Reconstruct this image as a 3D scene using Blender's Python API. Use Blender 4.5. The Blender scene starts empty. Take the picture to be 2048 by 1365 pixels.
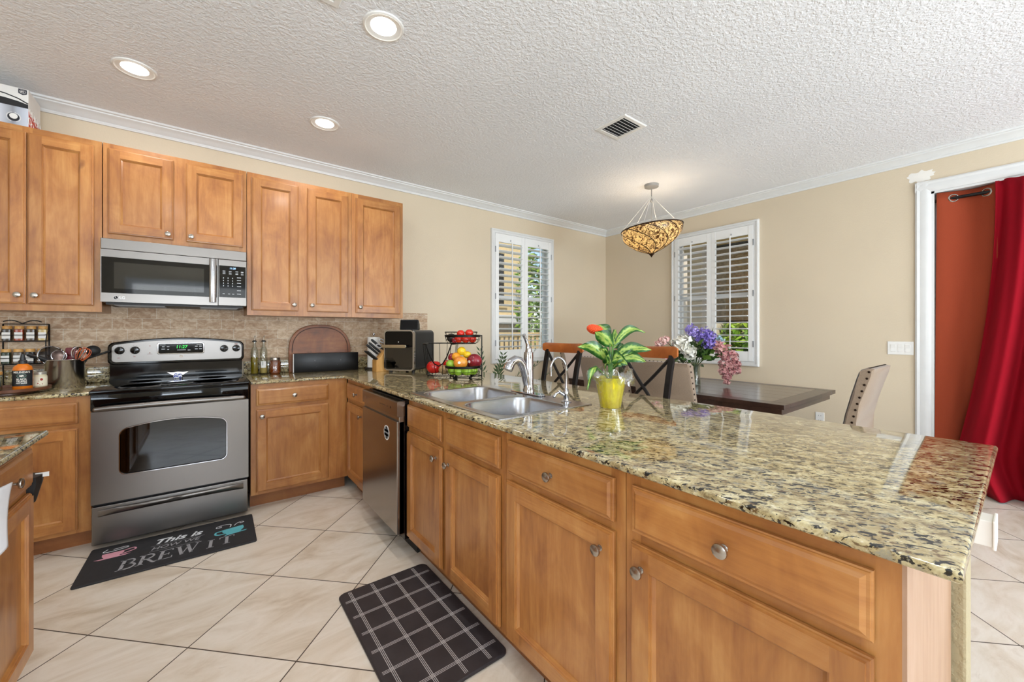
import bpy, bmesh, math, random
from mathutils import Vector, Matrix
random.seed(7)
R = math.radians
PI = math.pi
C = bpy.context.scene.collection
scene = bpy.context.scene

# ------------------------------------------------------------------ camera, exposure, sky, sun, daylight
F_PX, U0, V0 = 793.137, 1007.6, 663.5
cam_d = bpy.data.cameras.new('camera')
cam = bpy.data.objects.new('camera', cam_d)
C.objects.link(cam)
cam.location = (0.522, -3.9265, 1.2662)
cam.rotation_euler = (R(90), 0, -R(90 - 52.9555))
cam_d.sensor_width = 36.0
cam_d.lens = 36.0 * F_PX / 2048
cam_d.shift_x = (1024 - U0) / 2048
cam_d.shift_y = -(682.5 - V0) / 2048
cam_d.clip_start = 0.02
scene.camera = cam
vs = scene.view_settings
vs.view_transform = 'Standard'
vs.look = 'None'
vs.exposure = -0.25
vs.gamma = 1.0
vs.use_curve_mapping = False

world = bpy.data.worlds.new('sky')
scene.world = world
world.use_nodes = True
wn = world.node_tree
for n in list(wn.nodes):
    wn.nodes.remove(n)
sky = wn.nodes.new('ShaderNodeTexSky')
sky.sky_type = 'NISHITA'
sky.sun_disc = False
sky.sun_elevation = R(48)
sky.sun_rotation = R(210)
bg = wn.nodes.new('ShaderNodeBackground')
bg.inputs['Strength'].default_value = 0.28
wo = wn.nodes.new('ShaderNodeOutputWorld')
wn.links.new(sky.outputs[0], bg.inputs[0])
wn.links.new(bg.outputs[0], wo.inputs[0])

def light(name, kind, loc, power, color=(1, 1, 1), rot=(0, 0, 0), **kw):
    d = bpy.data.lights.new(name, kind)
    d.energy = power
    d.color = color
    for k, v in kw.items():
        setattr(d, k, v)
    o = bpy.data.objects.new(name, d)
    o.location = loc
    o.rotation_euler = rot
    C.objects.link(o)
    return o

sun = light('sun', 'SUN', (0, -3, 8), 4.2, (1, .95, .87), angle=R(.6))
sun.rotation_euler = Vector((.46, .55, -.72)).to_track_quat('-Z', 'Y').to_euler()
# daylight arriving through the glazed openings behind the camera
light('garden_door_fill', 'AREA', (3.6, -7.93, 1.2), 80, (.9, .95, 1), (R(90), 0, 0), shape='RECTANGLE', size=2.3, size_y=2.1)  # fill lamp in an added door, lights the floor and peninsula end
light('daylight_rear_window', 'AREA', (.35, -7.93, 1.6), 40, (.9, .95, 1), (R(90), 0, 0), shape='RECTANGLE', size=2.0, size_y=1.3)
light('daylight_side_window', 'AREA', (-2.53, -5.2, 1.6), 12, (.9, .95, 1), (R(90), 0, -R(90)), shape='RECTANGLE', size=2.0, size_y=1.3)

# added upward fill lamps in those openings, brightening the ceiling like ground bounce
UPC = (.72, .85, 1)
light('ceiling_fill_garden_door', 'AREA', (3.6, -7.8, .7), 165, UPC, (R(142), 0, 0), shape='RECTANGLE', size=2.3, size_y=1.0)
light('ceiling_fill_rear_window', 'AREA', (.35, -7.8, 1.35), 118, UPC, (R(142), 0, 0), shape='RECTANGLE', size=2.0, size_y=.8)
light('ceiling_fill_side_window', 'AREA', (-2.4, -5.2, 1.35), 82, UPC, (R(142), 0, -R(90)), shape='RECTANGLE', size=2.0, size_y=.8)

# ------------------------------------------------------------------ materials
def lin(c):
    if isinstance(c, str):
        c = [int(c[i:i + 2], 16) for i in (0, 2, 4)]
    return tuple(((v / 255 / 12.92) if v / 255 <= .04045 else ((v / 255 + .055) / 1.055) ** 2.4) for v in c) + (1,)

class NT:
    def __init__(s, name):
        s.m = bpy.data.materials.new(name)
        s.m.use_nodes = True
        s.t = s.m.node_tree
        s.b = s.t.nodes['Principled BSDF']
        s.out = s.t.nodes['Material Output']
    def n(s, kind, **kw):
        x = s.t.nodes.new('ShaderNode' + kind)
        for k, v in kw.items():
            if k.startswith('i_'):
                x.inputs[k[2:].replace('_', ' ')].default_value = v
            else:
                setattr(x, k, v)
        return x
    def l(s, a, b):
        s.t.links.new(a, b)
    def set(s, **kw):
        for k, v in kw.items():
            s.b.inputs[k.replace('_', ' ')].default_value = v
    def math(s, op, a, b=None):
        x = s.n('Math', operation=op)
        for i, v in enumerate((a, b)):
            if v is None:
                continue
            if isinstance(v, (int, float)):
                x.inputs[i].default_value = v
            else:
                s.l(v, x.inputs[i])
        return x.outputs[0]
    def ramp(s, fac, stops, interp='LINEAR'):
        x = s.n('ValToRGB')
        x.color_ramp.interpolation = interp
        e = x.color_ramp.elements
        while len(e) < len(stops):
            e.new(.5)
        for i, (p, c) in enumerate(stops):
            e[i].position = p
            e[i].color = c if len(c) == 4 and not isinstance(c, str) else lin(c)
        s.l(fac, x.inputs[0])
        return x.outputs[0]
    def mix(s, fac, a, b, mode='MIX'):
        x = s.n('Mix', data_type='RGBA', blend_type=mode)
        for i, v in ((0, fac), (6, a), (7, b)):
            if isinstance(v, (int, float)):
                x.inputs[i].default_value = v
            elif isinstance(v, (tuple, str)):
                x.inputs[i].default_value = lin(v) if isinstance(v, str) or len(v) == 3 else v
            else:
                s.l(v, x.inputs[i])
        return x.outputs[2]
    def coord(s, scale=(1, 1, 1), rot=(0, 0, 0), kind='Object', rnd=False):
        tc = s.n('TexCoord').outputs[kind]
        if rnd:
            oi = s.n('ObjectInfo').outputs['Random']
            v = s.n('VectorMath', operation='ADD')
            s.l(tc, v.inputs[0])
            k = s.n('CombineXYZ')
            for i, q in enumerate((17., 29., 41.)):
                s.l(s.math('MULTIPLY', oi, q), k.inputs[i])
            s.l(k.outputs[0], v.inputs[1])
            tc = v.outputs[0]
        if rot != (0, 0, 0):
            m0 = s.n('Mapping')
            m0.inputs['Rotation'].default_value = rot
            s.l(tc, m0.inputs[0])
            tc = m0.outputs[0]
        m = s.n('Mapping')
        m.inputs['Scale'].default_value = scale
        s.l(tc, m.inputs[0])
        return m.outputs[0]
    def noise(s, vec, scale, detail=4, rough=.55, dist=0):
        x = s.n('TexNoise')
        x.inputs['Scale'].default_value = scale
        x.inputs['Detail'].default_value = detail
        x.inputs['Roughness'].default_value = rough
        x.inputs['Distortion'].default_value = dist
        s.l(vec, x.inputs['Vector'])
        return x.outputs[0]
    def bump(s, h, strength=.3, dist=.002):
        x = s.n('Bump')
        x.inputs['Strength'].default_value = strength
        x.inputs['Distance'].default_value = dist
        s.l(h, x.inputs['Height'])
        s.l(x.outputs[0], s.b.inputs['Normal'])
    def color(s, c):
        s.l(c, s.b.inputs['Base Color'])

def pm(name, col, rough=.5, metal=0., var=.06, vscale=12., bump=None, **kw):
    s = NT(name)
    c = lin(col)
    v = s.coord()
    nz = s.noise(v, vscale, 3)
    d = tuple(max(0, x * (1 - var)) for x in c[:3]) + (1,)
    l2 = tuple(min(1, x * (1 + var)) for x in c[:3]) + (1,)
    s.color(s.ramp(nz, [(.3, d), (.7, l2)]))
    s.set(Roughness=rough, Metallic=metal)
    for k, x in kw.items():
        s.b.inputs[k.replace('_', ' ')].default_value = x
    if bump:
        s.bump(s.noise(v, bump[0], 4), bump[1], bump[2] if len(bump) > 2 else .002)
    return s.m

def wood(name, sc, cols, rough=.34, coat=.25):
    s = NT(name)
    v = s.coord(sc, rnd=True)
    n1 = s.noise(v, 2.2, 5, .6, 1.2)
    n2 = s.noise(v, 14, 3, .6, .3)
    vm = s.coord((2.6, 2.6, 1.3), rnd=True)
    n3 = s.noise(vm, 2.6, 4, .6, .8)
    f = s.math('ADD', s.math('MULTIPLY', n1, .36), s.math('ADD', s.math('MULTIPLY', n2, .12), s.math('MULTIPLY', n3, .52)))
    c = s.ramp(f, [(.34, cols[0]), (.5, cols[1]), (.66, cols[2])])
    oi = s.n('ObjectInfo').outputs['Random']
    hs = s.n('HueSaturation')
    s.l(c, hs.inputs['Color'])
    s.l(s.math('ADD', s.math('MULTIPLY', oi, .16), .93), hs.inputs['Value'])
    kv = s.coord((1, 1, .45), rnd=True)
    kn = s.noise(kv, 9, 2, .5)
    c2 = s.mix(s.ramp(kn, [(.74, (0, 0, 0, 1)), (.8, (1, 1, 1, 1))]), hs.outputs[0], cols[3])
    s.color(c2)
    s.set(Roughness=rough, Coat_Weight=coat, Coat_Roughness=.15)
    s.bump(n2, .04, .001)
    return s.m

MAPLE = ('8C542A', 'AA7039', 'C08A4E', '764420')
wood_v = wood('maple_vertical', (9, 9, .8), MAPLE)
wood_h = wood('maple_horizontal', (.8, .8, 9), MAPLE)
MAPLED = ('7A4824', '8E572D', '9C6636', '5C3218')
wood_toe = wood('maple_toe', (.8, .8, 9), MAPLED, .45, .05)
walnut = wood('dark_walnut', (.9, 7, 7), ('2A1B16', '38251E', '463028', '1C110D'), .28, .2)
chairwood = wood('honey_oak', (5, 1, 5), ('8F4A1E', 'A65A27', 'B86C34', '6A3312'), .35, .3)
acacia = wood('acacia', (.9, 5, 6), ('5E3218', '824A24', 'A06636', '3A1C0E'), .4, .1)
bamboo = wood('bamboo', (6, 6, .9), ('C08A44', 'D29D55', 'E0B06A', 'A87534'), .45, .1)
lazywood = wood('tray_walnut', (2, 6, 6), ('4A2A18', '5E3722', '70452C', '2E180E'), .4, .1)

def granite():
    s = NT('granite')
    v = s.coord((1, .7, 1), (0, 0, R(-36)))
    v2 = s.coord((1, .5, 1), (0, 0, R(-36)))
    base = s.noise(v, 30, 7, .72, .4)
    c = s.ramp(base, [(.3, '55462F'), (.4, '857350'), (.5, 'AE9E74'), (.6, 'C8BB92'), (.74, 'DAD3BC')])
    big = s.noise(v, 5, 4, .6)
    c = s.mix(s.ramp(big, [(.5, (0, 0, 0, 1)), (.7, (.5, .5, .5, 1))]), c, '9A8458')
    grey = s.noise(v, 52, 4, .6)
    c = s.mix(s.ramp(grey, [(.54, (0, 0, 0, 1)), (.64, (.75, .75, .75, 1))]), c, '8A8676')
    br = s.noise(v2, 80, 4, .62, .3)
    c = s.mix(s.ramp(br, [(.57, (0, 0, 0, 1)), (.63, (.85, .85, .85, 1))]), c, '54391F')
    dk = s.noise(v2, 98, 5, .62, .4)
    c = s.mix(s.ramp(dk, [(.55, (0, 0, 0, 1)), (.585, (1, 1, 1, 1))]), c, '12100D')
    wv = s.n('TexVoronoi')
    wv.inputs['Scale'].default_value = 95
    s.l(v, wv.inputs['Vector'])
    c = s.mix(s.ramp(wv.outputs[0], [(.0, (.5, .5, .5, 1)), (.2, (0, 0, 0, 1))]), c, 'E4DECC')
    s.color(c)
    s.set(Roughness=.05, Coat_Weight=.3, Coat_Roughness=.02, Specular_IOR_Level=.6)
    return s.m
granite = granite()

def paint(name, col, scale, strength, dist, rough=.6):
    s = NT(name)
    v = s.coord()
    a = s.noise(v, scale, 3, .55)
    big = s.noise(v, 1.3, 2)
    c = lin(col)
    s.color(s.ramp(big, [(.3, tuple(x * .97 for x in c[:3]) + (1,)), (.7, tuple(min(1, x * 1.02) for x in c[:3]) + (1,))]))
    s.set(Roughness=rough)
    s.bump(s.ramp(a, [(.42, (0, 0, 0, 1)), (.6, (1, 1, 1, 1))]), strength, dist)
    return s.m
wall_m = paint('tan_wall_paint', 'DACAB0', 75, .12, .0025)
ceil_m = paint('knockdown_ceiling', 'F2F3F5', 58, .5, .0048, .75)
knee_m = paint('knee_wall_paint', 'A89A78', 60, .35, .004)
white_m = pm('white_trim', 'E2E2E0', .35, var=.02)
shutter_m = pm('white_shutter', 'F2F2F0', .32, var=.015)
patch_m = pm('white_spackle', 'F0ECE4', .8, var=.03)

def tiles():
    s = NT('floor_tile')
    v = s.coord((1, 1, 1), kind='Object')
    sep = s.n('SeparateXYZ')
    s.l(v, sep.inputs[0])
    T = .4729
    k = math.sqrt(.5)
    dx = s.math('SUBTRACT', sep.outputs[0], .1344)
    dy = s.math('SUBTRACT', sep.outputs[1], -1.5641)
    a = s.math('DIVIDE', s.math('MULTIPLY', s.math('ADD', dx, dy), k), T)
    b = s.math('DIVIDE', s.math('MULTIPLY', s.math('SUBTRACT', dx, dy), k), T)
    def edge(q):
        fr = s.math('FRACT', q)
        return s.math('MINIMUM', fr, s.math('SUBTRACT', 1., fr))
    e = s.math('MINIMUM', edge(a), edge(b))
    g = s.math('LESS_THAN', e, .0052)
    # a per-tile shift of the marbling
    fa = s.math('FLOOR', a)
    fb = s.math('FLOOR', b)
    cx = s.n('CombineXYZ')
    s.l(s.math('ADD', sep.outputs[0], s.math('MULTIPLY', fa, 3.7)), cx.inputs[0])
    s.l(s.math('ADD', sep.outputs[1], s.math('MULTIPLY', fb, 5.3)), cx.inputs[1])
    mp = s.n('Mapping')
    mp.inputs['Rotation'].default_value = (0, 0, R(-30))
    mp.inputs['Scale'].default_value = (1, 2.6, 1)
    s.l(cx.outputs[0], mp.inputs[0])
    n1 = s.noise(mp.outputs[0], 2.6, 8, .62, .8)
    c = s.ramp(n1, [(.3, 'C9B8A2'), (.45, 'DCCFBD'), (.6, 'E6DCCE'), (.75, 'D6C8B6')])
    n2 = s.noise(mp.outputs[0], 9, 6, .7, 1.5)
    c = s.mix(s.ramp(n2, [(.62, (0, 0, 0, 1)), (.74, (.35, .35, .35, 1))]), c, 'B09A80')
    c = s.mix(g, c, '4A3D33')
    s.color(c)
    r = s.n('MapRange')
    s.l(g, r.inputs[0])
    r.inputs[3].default_value = .24
    r.inputs[4].default_value = .8
    s.l(r.outputs[0], s.b.inputs['Roughness'])
    s.bump(s.math('SUBTRACT', 1., g), .3, .002)
    return s.m
floor_m = tiles()

def travertine():
    s = NT('travertine_tile')
    tc = s.n('TexCoord').outputs['Object']
    sep = s.n('SeparateXYZ')
    s.l(tc, sep.inputs[0])
    cx = s.n('CombineXYZ')
    s.l(sep.outputs[0], cx.inputs[0])
    s.l(s.math('SUBTRACT', sep.outputs[2], 1.045), cx.inputs[1])
    b = s.n('TexBrick')
    s.l(cx.outputs[0], b.inputs['Vector'])
    b.inputs['Scale'].default_value = 1.
    b.inputs['Brick Width'].default_value = .158
    b.inputs['Row Height'].default_value = .079
    b.inputs['Mortar Size'].default_value = .0032
    b.inputs['Mortar Smooth'].default_value = .3
    b.inputs['Bias'].default_value = 0.
    b.inputs['Color1'].default_value = lin('A48060')
    b.inputs['Color2'].default_value = lin('D2BA9E')
    b.inputs['Mortar'].default_value = lin('DCD2C0')
    n1 = s.noise(s.coord((1, 1, 1.6)), 22, 7, .68, .8)
    c = s.mix(.55, b.outputs[0], s.ramp(n1, [(.32, '866446'), (.48, 'B89A7A'), (.62, 'E0CEB4')]))
    pit = s.noise(s.coord(), 70, 3, .6)
    c = s.mix(s.ramp(pit, [(.68, (0, 0, 0, 1)), (.72, (.7, .7, .7, 1))]), c, '6A543E')
    s.color(c)
    s.set(Roughness=.55)
    s.bump(s.math('SUBTRACT', 1., b.outputs[1]), .5, .003)
    return s.m
trav_m = travertine()
liner_m = pm('pencil_liner', 'A88B6C', .45, var=.15, vscale=30)

def steel(name, col='807C78', rough=.3, sc=(2, 2, 160)):
    s = NT(name)
    v = s.coord(sc)
    n1 = s.noise(v, 3, 3)
    big = s.noise(s.coord((1, 1, .6)), 2.2, 3)
    s.color(lin_mix(s, big, col))
    s.set(Metallic=1.)
    r = s.n('MapRange')
    s.l(n1, r.inputs[0])
    r.inputs[3].default_value = rough * .9
    r.inputs[4].default_value = rough * 1.12
    s.l(r.outputs[0], s.b.inputs['Roughness'])
    s.bump(n1, .008, .0004)
    return s.m
def lin_mix(s, f, col):
    c = lin(col)
    return s.ramp(f, [(.3, tuple(x * .93 for x in c[:3]) + (1,)), (.7, c)])
steel_m = steel('stainless')
steel_dw = steel('stainless_dishwasher', '9A948E', .2, (2, 160, 2))
steel_sink = steel('stainless_sink', 'B2B2B4', .24, (60, 3, 3))
chrome = pm('chrome', 'BCBCC0', .06, 1., var=.02)
nickel = pm('brushed_nickel', 'ACA69E', .27, 1., var=.04, vscale=60)
black_gloss = pm('black_gloss', '08080A', .08, var=.1, Specular_IOR_Level=.35)
black_glass = pm('black_glass', '050506', .04, var=.1, Specular_IOR_Level=.28)
black_matte = pm('black_matte', '141415', .5, var=.1)
black_metal = pm('black_metal', '15130F', .38, .6, var=.1)
bronze_metal = pm('stool_metal', '1E1C1C', .4, .5, var=.1)
dark_int = pm('oven_interior', '2A2C26', .5, var=.25, vscale=5)
def thin_glass(name, tint='FFFFFF', gl=.08, rough=.02, dark=1.):
    s = NT(name)
    tr = s.n('BsdfTransparent')
    tr.inputs[0].default_value = tuple(x * dark for x in lin(tint)[:3]) + (1,)
    g = s.n('BsdfGlossy')
    g.inputs['Roughness'].default_value = rough
    nz = s.noise(s.coord(), 4, 2)
    mr = s.n('MapRange')
    s.l(nz, mr.inputs[0])
    mr.inputs[3].default_value = rough * .8
    mr.inputs[4].default_value = rough * 1.2
    s.l(mr.outputs[0], g.inputs['Roughness'])
    lw = s.n('LayerWeight')
    lw.inputs[0].default_value = .25
    f = s.math('ADD', s.math('MULTIPLY', lw.outputs[1], .5), gl)
    mx = s.n('MixShader')
    s.l(f, mx.inputs[0])
    s.l(tr.outputs[0], mx.inputs[1])
    s.l(g.outputs[0], mx.inputs[2])
    s.l(mx.outputs[0], s.out.inputs[0])
    return s.m
pane_m = thin_glass('window_glass', gl=.03)
clear_m = thin_glass('clear_glass', 'EEF2EE', .1)
oven_glass = thin_glass('oven_glass', '8A9080', .05, .03, .5)
fryer_glass = thin_glass('fryer_glass', '909090', .06, .02, .9)
cello_m = thin_glass('cellophane', 'F4F8F4', .12, .05)
plastic_w = pm('white_plastic', 'EDEBE6', .4, var=.02)
grey_pl = pm('grey_plastic', '9A9C9E', .5, var=.05)
beige_fab = pm('beige_linen', '94806C', .9, var=.16, vscale=260, bump=(420, .5, .001), Sheen_Weight=.3)
beige_front = pm('beige_velvet', 'C6B2A4', .85, var=.06, vscale=120, bump=(300, .3, .001), Sheen_Weight=.4)
nail_m = pm('nailhead_bronze', '2A1C14', .3, .8, var=.1)
def emit(name, col, st):
    s = NT(name)
    nz = s.noise(s.coord(), 3, 1)
    c = lin(col)
    s.b.inputs['Base Color'].default_value = c
    s.l(s.ramp(nz, [(0, c), (1, c)]), s.b.inputs['Emission Color'])
    s.set(Emission_Strength=st, Roughness=.4)
    return s.m
lamp_m = emit('led_lens', 'FFFAF0', 14)
led_green = emit('green_digits', '30E050', 1.6)
led_blue = emit('blue_digits', '9CC8FF', 2.2)
bulb_m = emit('warm_bulb', 'FFD9A0', 20)

# ------------------------------------------------------------------ mesh builder
class MB:
    def __init__(s):
        s.bm = bmesh.new()
        s.M = None
        s.idx = 0
        s.col = None
    def _v(s, pts):
        return [s.bm.verts.new((s.M @ Vector(p)) if s.M is not None else Vector(p)) for p in pts]
    def _f(s, vs):
        try:
            f = s.bm.faces.new(vs)
            f.material_index = s.idx
            return f
        except ValueError:
            return None
    def box(s, x0, x1, y0, y1, z0, z1, bev=0., seg=2):
        v = s._v([(x, y, z) for x in (x0, x1) for y in (y0, y1) for z in (z0, z1)])
        fs = [s._f([v[i] for i in q]) for q in ((0, 1, 3, 2), (4, 6, 7, 5), (0, 4, 5, 1), (2, 3, 7, 6), (0, 2, 6, 4), (1, 5, 7, 3))]
        if bev:
            es = list({e for f in fs for e in f.edges})
            bmesh.ops.bevel(s.bm, geom=es, offset=bev, segments=seg, profile=.5, affect='EDGES')
        return s
    def loft(s, rings, close=True, cap0=True, cap1=True):
        vr = [s._v(r) for r in rings]
        n = len(vr[0])
        for a, b in zip(vr, vr[1:]):
            for i in range(n if close else n - 1):
                j = (i + 1) % n
                s._f([a[i], a[j], b[j], b[i]])
        if close and cap0:
            s._f(vr[0])
        if close and cap1:
            s._f(vr[-1])
        return s
    def tube(s, pts, r, seg=8, closed=False):
        P = [Vector(p) for p in pts]
        n = len(P)
        rr = r if isinstance(r, (list, tuple)) else [r] * n
        T = []
        for i in range(n):
            a = P[(i - 1) % n] if (closed or i > 0) else P[i]
            b = P[(i + 1) % n] if (closed or i < n - 1) else P[i]
            T.append((b - a).normalized())
        up = Vector((0, 0, 1)) if abs(T[0].z) < .9 else Vector((1, 0, 0))
        N = (up - T[0] * up.dot(T[0])).normalized()
        rings = []
        for i in range(n):
            N = (N - T[i] * N.dot(T[i])).normalized()
            B = T[i].cross(N)
            rings.append([P[i] + (N * math.cos(2 * PI * k / seg) + B * math.sin(2 * PI * k / seg)) * rr[i] for k in range(seg)])
        if closed:
            rings.append(rings[0])
            s.loft(rings, True, False, False)
        else:
            s.loft(rings)
        return s
    def lathe(s, prof, seg=24, c=(0, 0, 0), axis='z', a0=0., a1=2 * PI, cap=True):
        def pt(r, h, a):
            x, y = r * math.cos(a), r * math.sin(a)
            q = {'z': (x, y, h), 'y': (x, h, y), 'x': (h, x, y)}[axis]
            return (q[0] + c[0], q[1] + c[1], q[2] + c[2])
        full = abs(a1 - a0 - 2 * PI) < 1e-6
        na = seg if full else seg + 1
        rings = [[pt(max(r, 1e-5), h, a0 + (a1 - a0) * k / seg) for k in range(na)] for r, h in prof]
        s.loft(rings, full, cap and prof[0][0] > 0, cap and prof[-1][0] > 0)
        return s
    def prism(s, poly, d0, d1, plane='xz', bev=0.):
        f = {'xy': lambda p, d: (p[0], p[1], d), 'xz': lambda p, d: (p[0], d, p[1]), 'yz': lambda p, d: (d, p[0], p[1])}[plane]
        if bev:
            n = len(poly)
            cx = sum(p[0] for p in poly) / n
            cy = sum(p[1] for p in poly) / n
            def ins(b):
                return [(p[0] + (b if p[0] < cx else -b) * (abs(p[0] - cx) > b), p[1] + (b if p[1] < cy else -b) * (abs(p[1] - cy) > b)) for p in poly]
            sg = 1 if d1 > d0 else -1
            s.loft([[f(p, d0) for p in ins(bev)], [f(p, d0 + sg * bev) for p in poly], [f(p, d1 - sg * bev) for p in poly], [f(p, d1) for p in ins(bev)]])
        else:
            s.loft([[f(p, d0) for p in poly], [f(p, d1) for p in poly]])
        return s
    def ball(s, c, r, sx=1, sy=1, sz=1, seg=16, dent=0.):
        n = max(6, seg * 2 // 3)
        pr = []
        for i in range(n + 1):
            t = PI * i / n
            q = 1 - dent * math.exp(-((t) / .35) ** 2) - dent * .6 * math.exp(-((PI - t) / .3) ** 2)
            pr.append((r * math.sin(t), r * math.cos(t) * q))
        rings = [[(c[0] + a * math.cos(2 * PI * k / seg) * sx, c[1] + a * math.sin(2 * PI * k / seg) * sy, c[2] + h * sz) for k in range(seg)] for a, h in ((max(a, r * .01), h) for a, h in pr)]
        s.loft(rings)
        return s
    def quad(s, *p):
        s._f(s._v(p))
        return s
    def grid(s, fn, nu, nv):
        vr = [s._v([fn(i / nu, j / nv) for i in range(nu + 1)]) for j in range(nv + 1)]
        for a, b in zip(vr, vr[1:]):
            for i in range(nu):
                s._f([a[i], a[i + 1], b[i + 1], b[i]])
        return s
    def build(s, name, mat, parent=None, smooth=35, solid=0., sub=0, merge=False):
        if merge:
            bmesh.ops.remove_doubles(s.bm, verts=s.bm.verts, dist=1e-5)
        bmesh.ops.recalc_face_normals(s.bm, faces=s.bm.faces)
        me = bpy.data.meshes.new(name)
        s.bm.to_mesh(me)
        s.bm.free()
        for m in (mat if isinstance(mat, (list, tuple)) else [mat]):
            me.materials.append(m)
        if smooth:
            for p in me.polygons:
                p.use_smooth = True
            me.set_sharp_from_angle(angle=R(smooth))
        o = bpy.data.objects.new(name, me)
        C.objects.link(o)
        o.parent = parent
        if solid:
            md = o.modifiers.new('thickness', 'SOLIDIFY')
            md.thickness = solid
            md.offset = 0
        if sub:
            md = o.modifiers.new('smooth', 'SUBSURF')
            md.levels = md.render_levels = sub
        return o

def thing(name, label, cat, loc=(0, 0, 0), rz=0., group=None):
    o = bpy.data.objects.new(name, None)
    o.empty_display_size = .1
    C.objects.link(o)
    o.location = loc
    o.rotation_euler = (0, 0, rz)
    return tag(o, label, cat, group)
def tag(o, label, cat, group=None):
    o['label'] = label
    o['category'] = cat
    if group:
        o['group'] = group
    return o
def struct(o):
    o['kind'] = 'structure'
    return o
def kids(o):
    return [c for c in bpy.data.objects if c.parent == o]
def dup(root, loc, rz=None, label=None, group=None):
    def cp(o, par):
        c = o.copy()
        C.objects.link(c)
        c.parent = par
        for ch in kids(o):
            cp(ch, c)
        return c
    r = cp(root, None)
    r.location = loc
    if rz is not None:
        r.rotation_euler = (0, 0, rz)
    if label:
        r['label'] = label
    if group:
        r['group'] = group
    return r
def rrect(x0, x1, y0, y1, r, n=5):
    p = []
    for cx, cy, a in ((x1 - r, y1 - r, 0), (x0 + r, y1 - r, 90), (x0 + r, y0 + r, 180), (x1 - r, y0 + r, 270)):
        for k in range(n + 1):
            t = R(a + 90 * k / n)
            p.append((cx + r * math.cos(t), cy + r * math.sin(t)))
    return p
def text(body, size, name, mat, parent, M, shear=0., bold=0., ext=.0003, align='CENTER', wrap=None):
    cu = bpy.data.curves.new('t', 'FONT')
    cu.body = body
    cu.size = size
    cu.shear = shear
    cu.offset = bold
    cu.extrude = ext
    cu.align_x = align
    cu.align_y = 'CENTER'
    o = bpy.data.objects.new('t', cu)
    C.objects.link(o)
    dg = bpy.context.evaluated_depsgraph_get()
    me = bpy.data.meshes.new_from_object(o.evaluated_get(dg))
    bpy.data.objects.remove(o)
    me.name = name
    if wrap:
        for v in me.vertices:
            a = v.co.x / wrap
            v.co = Vector((wrap * math.sin(a) * (1 + v.co.z / wrap), v.co.y, wrap * math.cos(a) - wrap + v.co.z))
    me.transform(M)
    me.materials.clear()
    me.materials.append(mat)
    ob = bpy.data.objects.new(name, me)
    C.objects.link(ob)
    ob.parent = parent
    return ob
def face_y(x, y, z):      # text/plane matrix for a surface facing -y
    return Matrix.Translation((x, y, z)) @ Matrix.Rotation(R(90), 4, 'X')

# ------------------------------------------------------------------ the room
H, X2 = 2.80, 5.45
XL, YB = -2.6, -8.0
def wall_holes(name, along, a0, a1, face, thick, holes, z1=H, mat=None):
    """wall slab with rectangular openings; along='x' lies on y=face, 'y' lies on x=face; thick is signed"""
    mb = MB()
    def bx(p0, p1, q0, q1):
        if p1 - p0 < 1e-6 or q1 - q0 < 1e-6:
            return
        lo, hi = sorted((face, face + thick))
        if along == 'x':
            mb.box(p0, p1, lo, hi, q0, q1)
        else:
            mb.box(lo, hi, p0, p1, q0, q1)
    cur = a0
    for h0, h1, q0, q1 in sorted(holes):
        bx(cur, h0, 0, z1)
        bx(h0, h1, 0, q0)
        bx(h0, h1, q1, z1)
        cur = h1
    bx(cur, a1, 0, z1)
    return struct(mb.build(name, mat or wall_m, smooth=0))
WX0, WX1, WZ0, WZ1 = 3.283, 4.316, .875, 2.518
WY0, WY1 = -1.09, -2.12
floor = struct(MB().box(XL - .15, X2 + .15, YB - .15, .15, -.1, 0).build('floor', floor_m, smooth=0))
ceiling = struct(MB().box(XL - .15, X2 + .15, YB - .15, .15, H, H + .2).build('ceiling', ceil_m, smooth=0))
wall_holes('wall_back', 'x', XL - .15, X2 + .15, 0, .15, [(WX0 + .045, WX1 - .045, WZ0 + .045, WZ1 - .045)])
DY0, DY1, DZ = -3.425, -5.9, 2.455
wall_holes('wall_right', 'y', YB, 0, X2, .15, [(WY1 + .045, WY0 - .045, WZ0 + .045, WZ1 - .045), (DY1, DY0, 0, DZ)])
wall_holes('wall_left', 'y', YB, 0, XL, -.15, [(-6.3, -4.1, .9, 2.3)])
wall_holes('wall_front', 'x', XL - .15, X2 + .15, YB, -.15, [(-.7, 1.4, .9, 2.3), (2.4, 4.8, 0, 2.3)])
# crown moulding
CR = [(0, 2.718), (-.012, 2.718), (-.016, 2.728), (-.014, 2.738), (-.024, 2.744), (-.034, 2.756), (-.05, 2.768), (-.066, 2.776), (-.068, 2.784), (-.08, 2.788), (-.082, H), (0, H)]
struct(MB().prism(CR, XL, X2, 'yz').build('trim_1', white_m, smooth=20))
struct(MB().prism([(X2 + a, z) for a, z in CR], YB, 0, 'xz').build('trim_2', white_m, smooth=20))
BB = [(0, 0), (-.014, 0), (-.014, .09), (-.008, .1), (0, .105)]
struct(MB().prism(BB, 2.2, X2, 'yz').build('baseboard_back', white_m, smooth=0))
struct(MB().prism([(X2 + a, z) for a, z in BB], -3.33, 0, 'xz').build('baseboard_right', white_m, smooth=0))

def frame_ring(mb, x0, x1, z0, z1, prof):
    """prof = [(inset, y)...] swept round a rectangle in xz"""
    mb.loft([[(x0 + d, y, z0 + d), (x1 - d, y, z0 + d), (x1 - d, y, z1 - d), (x0 + d, y, z1 - d)] for d, y in prof], True, False, False)

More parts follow.
